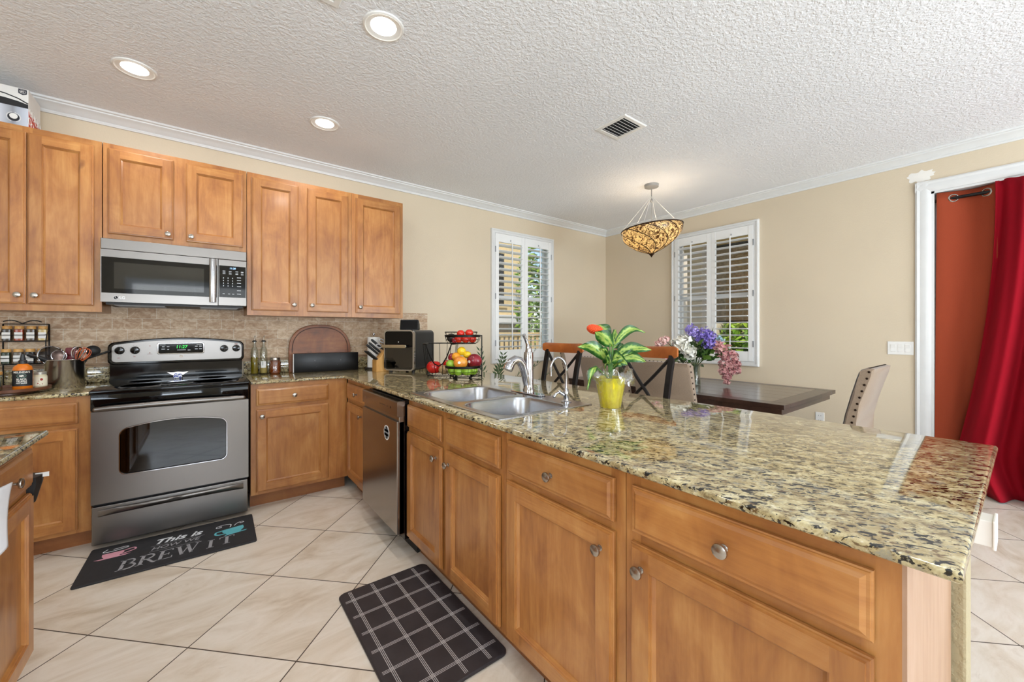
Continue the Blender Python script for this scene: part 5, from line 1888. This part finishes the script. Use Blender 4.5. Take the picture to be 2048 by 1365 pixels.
mb.prism([(.06, .318), (.155, .318), (.152, .29), (.135, .262), (.075, .262), (.063, .29)], MZ - .0002, MZ, 'xy')
mb.prism([(.035, .262), (.185, .262), (.165, .25), (.055, .25)], MZ - .0002, MZ + .0001, 'xy')
ribbon(mb, curve([(.15, .312), (.19, .325), (.2, .3), (.16, .278), (.145, .272)]), .009)
mb.build('cup_print', pink, t, smooth=0)
mb = MB()
ribbon(mb, curve([(.075, .375), (.06, .345), (.1, .338), (.16, .352), (.15, .368), (.1, .36)]), .006)
mb.build('steam_print', chalk_w, t, smooth=0)
mb = MB()      # teal cup
mb.prism([(.605, .26), (.72, .275), (.722, .235), (.7, .19), (.635, .182), (.612, .22)], MZ - .0002, MZ, 'xy')
mb.prism([(.62, .17), (.73, .185), (.738, .196), (.64, .184), (.622, .18)], MZ - .0002, MZ + .0001, 'xy')
ribbon(mb, curve([(.612, .25), (.58, .245), (.575, .215), (.6, .2), (.625, .205)]), .011)
mb.build('cup_print', teal, t, smooth=0)
mb = MB()
ribbon(mb, curve([(.65, .285), (.655, .325), (.62, .34), (.585, .33), (.58, .312), (.6, .308), (.606, .322), (.592, .322)]), .005)
ribbon(mb, curve([(.672, .295), (.69, .325), (.715, .335), (.725, .322), (.71, .315), (.703, .325)]), .005)
mb.build('steam_print', chalk_w, t, smooth=0)

pl = NT('plaid_mat')
sep = pl.n('SeparateXYZ')
pl.l(pl.coord(), sep.inputs[0])
def lines(out, a0, s_):
    f = pl.math('SUBTRACT', pl.math('FRACT', pl.math('ADD', pl.math('DIVIDE', pl.math('SUBTRACT', out, a0), s_), .5)), .5)
    d = pl.math('ABSOLUTE', pl.math('MULTIPLY', f, s_))
    e = pl.math('MINIMUM', d, pl.math('ABSOLUTE', pl.math('SUBTRACT', d, .0058)))
    return pl.math('LESS_THAN', e, .0009)
def inside(out, lo, hi):
    return pl.math('MULTIPLY', pl.math('GREATER_THAN', out, lo), pl.math('LESS_THAN', out, hi))
lx1 = pl.math('MULTIPLY', lines(sep.outputs[0], .051, .1065), inside(sep.outputs[0], .03, .42))
ly1 = pl.math('MULTIPLY', lines(sep.outputs[1], -.083, .118), inside(sep.outputs[1], -.72, -.04))
msk = pl.math('MULTIPLY', pl.math('MAXIMUM', lx1, ly1), pl.math('MULTIPLY', inside(sep.outputs[0], .015, .435), inside(sep.outputs[1], -.735, -.015)))
base = pl.ramp(pl.noise(pl.coord(), 8, 4), [(.3, '262022'), (.7, '342E30')])
pl.color(pl.mix(msk, base, 'C8C4C2'))
pl.set(Roughness=.55)
mb = MB()
mb.prism(rrect(0, .45, -.75, 0, .03, 6), 0, .014, 'xy', .004)
o = mb.build('kitchen_mat', pl.m, smooth=35)
o.location = (1.026, -1.948, 0)
tag(o, 'dark plaid cushioned mat with white grid lines on the tiles before the sink', 'mat')

# ------------------------------------------------------------------ bar stools at the back of the peninsula
def stool():
    t = thing('bar_stool', 'metal bar stool with honey wood back rail, behind the filter tap', 'bar stool', (0, 0, 0), 0, 'bar stools')
    mb = MB()
    n = 16
    rings = []
    for i in range(n + 1):
        f = i / n * 2 - 1
        x = .212 * f
        y = .285 - .042 * f * f
        e = 1 - max(0, abs(f) - .93) / .07 * .35
        zc, hh = 1.138 + .006 * f * f, .036 * e
        rings.append([(x, y - .012 * e, zc - hh), (x, y + .01 * e, zc - hh), (x, y + .012 * e, zc - hh * .6), (x, y + .012 * e, zc + hh * .6), (x, y + .006, zc + hh), (x, y - .008, zc + hh), (x, y - .014 * e, zc + hh * .6), (x, y - .014 * e, zc - hh * .6)])
    mb.loft(rings)
    mb.build('back_rail', chairwood, t, smooth=50)
    for s_ in (-1, 1):
        mb = MB()
        P = [(s_ * .172, .254, 1.125), (s_ * .168, .225, 1.0), (s_ * .166, .195, .85), (s_ * .166, .18, .68)]
        rings = []
        for x, y, z in P:
            rings.append([(x - .016, y - .012, z), (x + .016, y - .012, z), (x + .016, y + .012, z), (x - .016, y + .012, z)])
        mb.loft(rings)
        mb.build('back_post', bronze_metal, t, smooth=0)
    for s_ in (-1, 1):
        mb = MB()
        P = [(s_ * .158, .25, 1.105), (s_ * .05, .228, .98), (-s_ * .04, .21, .885), (-s_ * .155, .185, .72)]
        mb.tube([(x, y + s_ * .004, z) for x, y, z in P], .0105, 8)
        mb.build('cross_brace', bronze_metal, t, smooth=0)
    MB().prism(rrect(-.2, .2, -.2, .19, .05), .652, .682, 'xy', .008).build('seat', chairwood, t)
    for sx in (-1, 1):
        for sy in (-1, 1):
            MB().tube([(sx * .165, .16 * sy, .655), (sx * .195, sy * .2, 0)], .015, 8).build('leg', bronze_metal, t)
    mb = MB()
    mb.tube([(-.185, -.187, .2), (.185, -.187, .2), (.185, .187, .2), (-.185, .187, .2)], .01, 8, True)
    mb.build('footrest', bronze_metal, t)
    return t
s0 = stool()
s0.location = (2.475, -1.762, 0)
s0.rotation_euler = (0, 0, R(-90))
dup(s0, (2.475, -2.484, 0), R(-90), 'metal bar stool with honey wood back rail, right of the yellow plant pot')

# ------------------------------------------------------------------ dining table and chairs
t = thing('dining_table', 'dark walnut plank dining table with thick overhanging top', 'dining table', (4.28, -1.91, 0))
TXW, TYW, TH = .595, 1.008, .76
mb = MB()
for k in range(5):
    a = -TXW + .11 + k * (2 * TXW - .22) / 5
    mb.box(a + .0008, a + (2 * TXW - .22) / 5 - .0008, -TYW + .11, TYW - .11, TH - .032, TH, .0012, 1)
mb.build('top_planks', wood('walnut_y', (7, .9, 7), ('3A2A22', '4A372C', '5A463A', '2A1C15'), .22, .4), t, smooth=0)
mb = MB()
mb.box(-TXW, -TXW + .109, -TYW, TYW, TH - .032, TH, .002, 1)
mb.box(TXW - .109, TXW, -TYW, TYW, TH - .032, TH, .002, 1)
mb.box(-TXW + .11, TXW - .11, -TYW, -TYW + .109, TH - .032, TH, .002, 1)
mb.box(-TXW + .11, TXW - .11, TYW - .109, TYW, TH - .032, TH, .002, 1)
mb.build('top_border', walnut, t, smooth=0)
MB().box(-TXW + .0, TXW - .1, -TYW + .015, TYW - .015, TH - .07, TH - .032).build('apron', walnut, t, smooth=0)
for sy in (-1, 1):
    mb = MB()
    mb.box(-.09, .09, sy * .42 - .07, sy * .42 + .07, .07, TH - .13, .006)
    mb.box(-.4, .4, sy * .42 - .05, sy * .42 + .05, 0, .07, .01)
    mb.box(-.38, .38, sy * .42 - .045, sy * .42 + .045, TH - .13, TH - .07, .006)
    mb.build('pedestal', walnut, t, smooth=0)
def chair():
    t = thing('dining_chair', 'beige linen dining chair with nailhead trim behind the right bar stool', 'dining chair', (0, 0, 0), 0, 'upholstered dining chairs')
    prof_f = [(.155, .44), (.165, .55), (.19, .7), (.222, .84), (.25, .95), (.262, .99)]
    prof_b = [(.3, 1.025), (.335, 1.02), (.33, .985), (.305, .9), (.272, .78), (.245, .65), (.23, .52), (.228, .44)]
    mb = MB()
    mb.prism(prof_f + [(.275, 1.012)] + prof_b, -.255, .255, 'yz', .012)
    bk = mb.build('backrest', beige_fab, t, smooth=40)
    mb = MB()
    P = prof_f + [(.275, 1.012)]
    mb.grid(lambda u, v: (lambda k, f: (-.243 + .486 * u, P[k][0] + (P[k + 1][0] - P[k][0]) * f - .006 - .008 * math.sin(PI * u), P[k][1] + (P[k + 1][1] - P[k][1]) * f))(min(len(P) - 2, int(v * (len(P) - 1))), v * (len(P) - 1) - min(len(P) - 2, int(v * (len(P) - 1)))), 10, 12)
    mb.build('front_panel', beige_front, bk, smooth=60)
    mb = MB()
    for s_ in (-1, 1):
        for k in range(13):
            f = k / 12
            z = .48 + .52 * f
            y = None
            for (y0, z0), (y1, z1) in zip(prof_b[::-1], prof_b[::-1][1:]):
                if z0 <= z <= z1:
                    y = y0 + (y1 - y0) * (z - z0) / (z1 - z0)
            y = y if y else .33
            mb.ball((s_ * .256, y - .022, z), .0075, .5, 1, 1, 10)
    for k in range(14):
        mb.ball((-.235 + .47 * k / 13, .308, 1.0245), .0075, 1, 1, .5, 10)
    mb.build('nailheads', nail_m, bk)
    mb = MB()
    mb.box(-.25, .25, -.27, .24, .38, .48, .03, 3)
    mb.build('seat', beige_fab, t, smooth=40)
    for sx in (-1, 1):
        for y, lean in ((-.235, -.0), (.2, .06)):
            MB().loft([[(sx * .22 - a, y + lean - a, 0), (sx * .22 + a, y + lean - a, 0), (sx * .22 + a, y + lean + a, 0), (sx * .22 - a, y + lean + a, 0)] if z == 0 else [(sx * .22 - a, y - a, z), (sx * .22 + a, y - a, z), (sx * .22 + a, y + a, z), (sx * .22 - a, y + a, z)] for a, z in ((.015, 0), (.022, .385))]).build('leg', walnut, t, smooth=0)
    return t
c0 = chair()
c0.location = (3.768, -2.125, 0)
c0.rotation_euler = (0, 0, R(90))
dup(c0, (3.768, -1.535, 0), R(90), 'beige linen dining chair with nailhead trim half hidden behind the yellow plant pot')
dup(c0, (4.27, -.77, 0), 0, 'beige dining chair at the far end of the table, seen behind the left bar stool')
dup(c0, (4.25, -2.985, 0), R(180), 'beige nailhead dining chair at the near end of the table, seen from its side')

# ------------------------------------------------------------------ flowers on the table
VZ = TH
FV = Vector((4.2, -2.03, VZ))
t = thing('vase', 'clear glass vase of artificial flowers on the dining table', 'vase', FV)
MB().lathe([(0, .0), (.05, 0), (.055, .01), (.05, .08), (.048, .17), (.06, .2), (.058, .2), (.046, .17), (.047, .08), (.05, .012), (0, .01)], 28).build('glass', clear_m, t)
MB().lathe([(0, .0125), (.046, .0125), (.044, .08), (0, .08)], 24).build('water', thin_glass('water', 'E4EEF0', .05), t)
gstem = pm('flower_stems', '3A5224', .6)
gleaf = leafmat('flower_leaves', ('1E3A18', '34581E', '5A7A2A'), .5)
def fpos(u, v, dp=0.):          # metres right / up of the vase foot, dp away
    return Vector((0, 0, (778 - v) * .00471)) + VR * ((u - 1386) * .00471) + VF * dp
def flower(name, label, heads, pal, petal, npet, leaf_n=6, seed=1, stemto=None, disc=False):
    rnd = random.Random(seed)
    f = thing(name, label, 'flower', FV, 0, 'flowers in the vase')
    mb = MB()
    for u, v, dp, r in heads:
        c = fpos(u, v, dp)
        for _ in range(int(npet * (r / .09) ** 1.5) + 12):
            d = Vector((rnd.gauss(0, 1), rnd.gauss(0, 1), rnd.gauss(0, 1))).normalized()
            q = c + d * r * rnd.uniform(.55, 1.)
            nrm = (d + Vector((rnd.gauss(0, .5), rnd.gauss(0, .5), rnd.gauss(0, .5)))).normalized()
            a = nrm.orthogonal().normalized()
            a = Matrix.Rotation(rnd.uniform(0, 6.28), 3, nrm) @ a
            b = nrm.cross(a)
            s_ = petal * rnd.uniform(.7, 1.2)
            k = nrm * s_ * .3
            mb.quad(q - a * s_ * .6, q + b * s_ * .55 + k, q + a * s_, q - b * s_ * .55 + k)
    mb.build('bloom', leafmat(name + '_petals', pal, .6), f, smooth=0)
    st = MB()
    for u, v, dp, r in (heads if stemto is None else heads[:1]):
        c = fpos(u, v, dp)
        st.tube([(rnd.uniform(-.015, .015), rnd.uniform(-.015, .015), .02), (c.x * .15, c.y * .15, .19), (c.x * .55, c.y * .55, max(.22, c.z * .75)), tuple(c)], .0032, 6)
    if stemto is not None:
        st.tube([tuple(fpos(u, v, dp)) for u, v, dp, r in heads], .003, 6)
    st.build('stem', gstem, f)
    if leaf_n:
        lf = MB()
        u, v, dp, r = heads[0]
        c = fpos(u, v, dp)
        for _ in range(leaf_n):
            f_ = rnd.uniform(.35, .8)
            q = Vector((c.x * f_ * .7, c.y * f_ * .7, .18 + (c.z - .18) * f_ * .7))
            d = (c.normalized() * .5 + Vector((rnd.gauss(0, .6), rnd.gauss(0, .6), rnd.gauss(-.1, .4)))).normalized()
            e = d.orthogonal().normalized()
            l = rnd.uniform(.07, .12)
            lf.quad(q, q + d * l * .5 + e * l * .28, q + d * l, q + d * l * .5 - e * l * .28)
        lf.build('leaves', gleaf, f, smooth=0)
    return f
flower('peony', 'big white peony at the left of the vase', [(1358, 697, -.02, .085), (1370, 712, -.06, .06)], ('E8E4D4', 'F2F0E4', 'FAF8F0'), .042, 120, 10, 21)
flower('lilac', 'small violet lilac at the top of the bouquet', [(1380, 668, .0, .058), (1384, 676, .01, .04)], ('8A7ACC', 'A894DC', 'C0B0E8'), .018, 200, 5, 22)
flower('lilac', 'large violet lilac in the middle of the bouquet', [(1402, 676, -.02, .07), (1408, 692, -.05, .062), (1422, 680, .03, .05), (1396, 684, .0, .05)], ('6E5EB8', '8C78CC', 'B4A0E0'), .02, 230, 8, 23)
flower('wisteria', 'dusty pink wisteria trailing down the right side to the tabletop', [(1428, 700, -.04, .06), (1440, 712, -.06, .075), (1452, 722, -.05, .068), (1440, 735, -.07, .06), (1461, 736, -.04, .05), (1446, 748, -.08, .045), (1434, 748, -.08, .042), (1441, 760, -.08, .033), (1466, 748, -.04, .03), (1440, 769, -.08, .022)], ('C07C80', 'D89E9C', 'E8BCB4'), .026, 150, 6, 24, True)
flower('carnation', 'pale pink flower at the left edge of the bouquet', [(1327, 688, .02, .05), (1318, 696, .04, .04)], ('E0A8A0', 'ECC0B8', 'F4D8D0'), .024, 120, 5, 25)
flower('carnation', 'pink flower low at the left of the bouquet above the chair back', [(1322, 714, .02, .042), (1332, 718, .0, .03)], ('DE88A4', 'E8A0B8', 'F0BCC8'), .024, 110, 4, 26)
flower('hydrangea', 'small pale blue flower between the violet and pink blooms', [(1441, 688, .03, .038)], ('8CB0BC', 'A4C6CC', 'C0D8DA'), .02, 150, 4, 27)
fg = thing('greenery_spray', 'dark green leafy spray in the middle of the bouquet', 'flower', FV, 0, 'flowers in the vase')
mb = MB()
rnd = random.Random(31)
for _ in range(90):
    u, v = rnd.gauss(1392, 18), rnd.gauss(713, 11)
    q = fpos(u, v, rnd.uniform(-.06, .08))
    d = (Vector((q.x, q.y, .08)).normalized() + Vector((rnd.gauss(0, .5), rnd.gauss(0, .5), rnd.gauss(0, .5)))).normalized()
    e = d.orthogonal().normalized()
    l = rnd.uniform(.07, .13)
    mb.quad(q, q + d * l * .5 + e * l * .25, q + d * l, q + d * l * .5 - e * l * .25)
mb.build('leaves', gleaf, fg, smooth=0)
mb = MB()
for u, v in ((1372, 705), (1395, 705), (1412, 712), (1385, 700)):
    c = fpos(u, v)
    mb.tube([(0, 0, .02), (c.x * .2, c.y * .2, .2), tuple(c)], .003, 6)
mb.build('stem', gstem, fg)

# ------------------------------------------------------------------ pendant lamp
PD = Vector((4.25, -1.549, H))
t = thing('pendant_lamp', 'bowl pendant lamp of patterned amber glass hanging over the dining table', 'pendant lamp', PD)
grey_p = pm('pendant_grey', '9A9894', .5, .2, var=.05)
MB().lathe([(.0, -.042), (.03, -.04), (.07, -.026), (.072, 0), (0, 0)], 28).build('canopy', grey_p, t)
tilt = lambda v: Vector((v[0], v[1], v[2] + .1 * (v[0] * VR.x + v[1] * VR.y)))
RZ, RR, RB = -.455, .302, -.725
def shade_pt(f, a):           # f 0 rim .. 1 bottom
    r_ = RR * (1 - f ** 2.3) ** .95
    return tilt((r_ * math.cos(a), r_ * math.sin(a), RZ + (RB - RZ) * f))
sh = NT('amber_glass')
v = sh.coord((1, 1, 1))
n1 = sh.noise(v, 17, 3, .5, 1.6)
lines_ = sh.ramp(sh.math('ABSOLUTE', sh.math('SUBTRACT', n1, .5)), [(.03, (1, 1, 1, 1)), (.05, (0, 0, 0, 1))])
n2 = sh.noise(v, 34, 2, .5, 1.2)
l2 = sh.ramp(sh.math('ABSOLUTE', sh.math('SUBTRACT', n2, .5)), [(.02, (1, 1, 1, 1)), (.035, (0, 0, 0, 1))])
lm = sh.math('MAXIMUM', lines_, sh.math('MULTIPLY', l2, .8))
cc = sh.mix(lm, 'E0C490', '5A3A1C')
sh.color(cc)
trn = sh.n('BsdfTranslucent')
sh.l(sh.mix(lm, 'F0C880', '3A2410'), trn.inputs[0])
ms = sh.n('MixShader')
ms.inputs[0].default_value = .35
sh.l(sh.b.outputs[0], ms.inputs[1])
sh.l(trn.outputs[0], ms.inputs[2])
sh.l(ms.outputs[0], sh.out.inputs[0])
sh.set(Roughness=.25)
mb = MB()
rings = []
for i in range(17):
    rings.append([shade_pt(min(.995, i / 16), 2 * PI * k / 64) for k in range(64)])
mb.loft(rings, True, False, True)
shd = mb.build('shade', sh.m, t, smooth=80)
brown = pm('pendant_bronze', '3E2A1A', .4, .6, var=.1)
mb = MB()
mb.tube([shade_pt(0, 2 * PI * k / 64) for k in range(64)], .0065, 8, True)
mb.build('rim', brown, shd)
for k in range(9):
    mb = MB()
    a0 = 2 * PI * k / 9
    mb.tube([shade_pt(f, a0 + 1.5 * f ** .8) * 1. + Vector((0, 0, -.001)) for f in [i / 20 * .97 for i in range(21)]], .0038, 6)
    mb.build('rib', brown, shd)
MB().lathe([(0, RB - .035), (.006, RB - .03), (.009, RB - .02), (.022, RB - .008), (.03, RB + .004), (0, RB + .01)], 20).build('finial', brown, t)
mb = MB()
mb.tube([(0, 0, -.04), (0, 0, -.12)], .006, 8)
mb.tube([(0, 0, -.11), (0, 0, -.4)], .003, 6)
mb.ball((0, 0, -.165), .016, 1, 1, 1.4, 14)
mb.build('hanger', grey_p, t)
cable = pm('white_cable', 'DAD8D2', .5)
for k in range(6):
    a = 2 * PI * (k + .3) / 6
    e = shade_pt(0, a)
    MB().tube([(.006 * math.cos(a), .006 * math.sin(a), -.125), tuple(e)], .0019, 5).build('cable', cable, t)
for k in range(3):
    a = 2 * PI * k / 3 + .6
    c = tilt((.11 * math.cos(a), .11 * math.sin(a), RZ - .1))
    bb = MB().ball(tuple(c), .024, 1, 1, 1.25, 14).build('bulb', bulb_m, t)
    MB().tube([tuple(c + Vector((0, 0, .025))), (.02 * math.cos(a), .02 * math.sin(a), RZ + .02)], .01, 8).build('socket', brown, t)
    lp = light('pendant_light', 'POINT', tuple(PD + c + Vector((0, 0, .05))), 2.6, (1, .9, .75), shadow_soft_size=.03)
MB().tube([(0, 0, -.4), (0, 0, RB + .01)], .004, 8).build('rod', brown, t)
for u in (0, 1):
    e = shade_pt(0, math.atan2(VR.y, VR.x) + PI * u)
    MB().tube([tuple(e), tuple(e + Vector((0, 0, -.09)))], .0018, 5).build('bead_drop', cable, t)

# ------------------------------------------------------------------ ceiling fittings
def downlight(x, y, label):
    t = thing('downlight', label, 'downlight', (x, y, H), 0, 'recessed ceiling lights')
    MB().lathe([(.1, 0), (.098, -.006), (.09, -.009), (.084, -.006), (.06, .0005)], 40, cap=False).build('trim_ring', plastic_w, t, smooth=40)
    MB().lathe([(.084, -.0062), (.062, -.0015), (.06, -.0012)], 40, cap=False).build('baffle', plastic_w, t)
    MB().lathe([(.062, -.0022), (0, -.0022)], 40, cap=False).build('lens', lamp_m, t, smooth=0)
    light('downlight_lamp', 'AREA', (x, y, H - .012), 6.4, (1, .975, .94), shape='DISK', size=.12)
downlight(.198, -.785, 'recessed ceiling light nearest the left wall cabinets')
downlight(1.229, -.801, 'recessed ceiling light above the right wall cabinets')
downlight(1.24, -1.972, 'recessed ceiling light at the top of the view, nearest the camera')
downlight(.198, -3.2, 'added ceiling light, unseen behind the camera over the island')  # this lamp and the next are out of view, added for illumination
downlight(1.24, -4.4, 'added ceiling light, unseen behind the camera beyond the peninsula end')
def vent(x0, x1, y0, y1, label):
    t = thing('air_vent', label, 'air vent', (x0, y0, H))
    w, d = x1 - x0, y1 - y0
    mb = MB()
    pr = [(0, 0), (.0, -.003), (.006, -.008), (.03, -.008), (.034, -.002)]
    mb.loft([[(a, a, z), (w - a, a, z), (w - a, d - a, z), (a, d - a, z)] for a, z in pr], True, False, False)
    mb.build('frame', plastic_w, t, smooth=0)
    MB().box(.034, w - .034, .034, d - .034, -.0006, -.0001).build('backing', black_matte, t, smooth=0)
    mb = MB()
    n = 7
    for i in range(n):
        y = .034 + (d - .068) * (i + .5) / n
        mb.M = Matrix.Translation((0, y, -.006)) @ Matrix.Rotation(R(38), 4, 'X')
        mb.box(.034, w - .034, -.0095, .0095, -.0008, .0008)
    mb.M = None
    mb.build('louvers', plastic_w, t, smooth=0)
vent(2.884, 3.15, -2.213, -1.944, 'square white slatted air vent in the ceiling over the peninsula')
vent(.76, 1.029, -2.225, -1.9555, 'white air vent cut off by the top edge of the view')

# switches and outlets on the dining wall
t = thing('light_switch', 'white triple rocker light switch on the wall beside the curtained door', 'light switch', (X2, -3.155, 1.06), R(-90))
MB().box(0, .166, -.006, 0, 0, .117, .003).build('plate', plastic_w, t, smooth=0)
for k in range(3):
    x = .037 + .046 * k
    MB().prism([(-.006, .025), (-.0085, .028), (-.0065, .058), (-.0105, .088), (-.006, .092)], x - .016, x + .016, 'yz').build('rocker', plastic_w, t, smooth=0)
t = thing('wall_outlet', 'white wall outlet low on the dining wall beyond the table', 'outlet', (X2, -2.625, .34), R(-90))
MB().box(0, .073, -.006, 0, 0, .117, .003).build('plate', plastic_w, t, smooth=0)
mb = MB()
for z in (.035, .082):
    mb.box(.026, .0285, -.0066, -.006, z - .004, z + .006)
    mb.box(.0445, .047, -.0066, -.006, z - .004, z + .006)
mb.build('slots', black_matte, t, smooth=0)
t = thing('wall_outlet', 'white outlet box mounted on the near end of the peninsula wall', 'outlet', (2.075, KY, .725), 0)
MB().box(.006, .074, -.04, 0, .004, .068, .002).build('box', plastic_w, t, smooth=0)
MB().box(0, .08, -.046, -.04, 0, .072, .002).build('cover', plastic_w, t, smooth=0)

# ------------------------------------------------------------------ curtains in the sliding door
rodm = pm('rod_black', '1A1818', .35, .4)
RX = X2 + .035
t = thing('curtain_rod', 'black curtain rod inside the door opening holding both curtains', 'curtain rod', (RX, DY0, 2.375))
MB().tube([(0, -.001, 0), (0, DY1 - DY0 + .001, 0)], .013, 14).build('rod', rodm, t)
for y in (-.006, DY1 - DY0 + .006):
    MB().lathe([(.024, y - .006), (.024, y + .006)], 18, (0, 0, 0), 'y').build('flange', rodm, t)
def cloth(name, col, **kw):
    s = NT(name)
    v = s.coord((1, 1, 1))
    c = lin(col)
    s.color(s.ramp(s.noise(v, 300, 2), [(.3, tuple(x * .9 for x in c[:3]) + (1,)), (.7, c)]))
    s.set(Roughness=.9, Specular_IOR_Level=.2)
    s.bump(s.noise(v, 500, 2), .15, .0008)
    return s.m
orange_c = cloth('rust_curtain', '9C442A')
red_c = cloth('red_curtain', '94051A')
# rust curtain: broad pleats, grommets where the fabric crosses the rod
OY0, OY1 = -3.456, -3.775
PER = .35
def ox(y):
    return -.034 * math.cos(2 * PI * (y + 3.46) / PER)
t = thing('curtain', 'rust orange grommet curtain at the left of the door opening', 'curtain', (RX, 0, 0))
def ofn(u, v):
    y = OY0 + (OY1 - OY0) * u
    z = 2.43 - 2.405 * v
    w = 1 + .25 * v
    return (ox(y) * (1 - .12 * v) + .012 * v * math.sin(5 * y + 3 * v), y + .014 * v * math.sin(9 * u + 2), z)
mb = MB()
mb.grid(ofn, 120, 30)
mb.build('fabric', orange_c, t, smooth=80, solid=.003)
mb = MB()
k = 0
y = -3.46 - PER / 4
while y > OY1:
    a = [(0 , y + .0, 2.375)]
    sgn = 1 if k % 2 == 0 else -1
    nx, ny = PER / (2 * PI * .034), sgn * 1.
    d = Vector((nx * 1., ny, 0)).normalized()
    tang = Vector((.034 * 2 * PI / PER * math.sin(2 * PI * (y + 3.46) / PER), 1, 0)).normalized()
    nr = Vector((tang.y, -tang.x, 0))
    e1, e2 = tang, Vector((0, 0, 1))
    mb.tube([tuple(Vector((0, y, 2.375)) + e1 * .029 * math.cos(2 * PI * q / 24) + e2 * .029 * math.sin(2 * PI * q / 24)) for q in range(24)], .006, 8, True)
    y -= PER / 2
    k += 1
mb.build('grommets', nickel, t)
# red curtain swept out into the room
t = thing('curtain', 'bright red curtain flaring out to the floor at the right edge of the view', 'curtain', (RX, 0, 0))
def rfn(u, v):
    y0 = -3.768 - 1.0 * u
    f = v ** 1.6
    y = y0 + (.25 * f) * (1 - u) ** 1.5 - .02 * math.sin(PI * v) * (1 - u)
    if v > .86:
        y -= .17 * ((v - .86) / .14) ** 1.5 * (1 - u) ** 2
    amp = .03 + .06 * v
    x = -.062 - .12 * f + amp * math.sin(2 * PI * (u * 5.2 + .25 * math.sin(2.2 * v) * (1 - u) + .07 * math.sin(9 * u))) + (.01 + .012 * v) * math.sin(2 * PI * u * 12.3 + 2 * v)
    z = 2.435 - 2.425 * v + .01 * math.sin(2 * PI * u * 5.2) * (1 - v)
    return (x - .02 * v, y, max(.006, z))
mb = MB()
mb.grid(rfn, 220, 40)
mb.build('fabric', red_c, t, smooth=80, solid=.003)

# ------------------------------------------------------------------ cloth and bin on the island
tw = pm('towel_cloth', 'E6EAF0', .8, var=.02, vscale=40, bump=(120, .3, .001))
t = thing('dish_cloth', 'white cloth hanging over the island drawer at the left edge', 'cloth', (IX + .004, -2.072, .81))
def tfn(u, v):
    y = -.5 * u - .09 * v * (1 - u) - .012 * math.sin(3 * v)
    z = .04 * min(1, u * 1.6) - (.16 + .12 * u) * v
    x = .006 + .009 * math.sin(9 * u + 1.5 * v) * (.2 + v) + .01 * v
    return (x + .006 * (1 - v) ** 2, y, z)
mb = MB()
mb.grid(tfn, 30, 20)
mb.build('fabric', tw, t, smooth=80, solid=.004)
t = thing('bin', 'small black half-round bin with a white tag on the far end of the island', 'bin', (.03, IY + .004, .745))
pts = [(-.12, 0), (.012, 0), (.02, .03), (.016, .065), (-.03, .09), (-.08, .08), (-.12, .05)]
mb = MB()
mb.loft([[(x * .8 - .01, y * .75, -.092) for x, y in pts], [(x * .97, y * .95, -.03) for x, y in pts], [(x, y, -.022) for x, y in pts], [(x, y, 0) for x, y in pts]])
mb.build('body', black_matte, t, smooth=0)
MB().box(.0, .034, .045, .047, -.012, .004).build('tag', plastic_w, t, smooth=0)
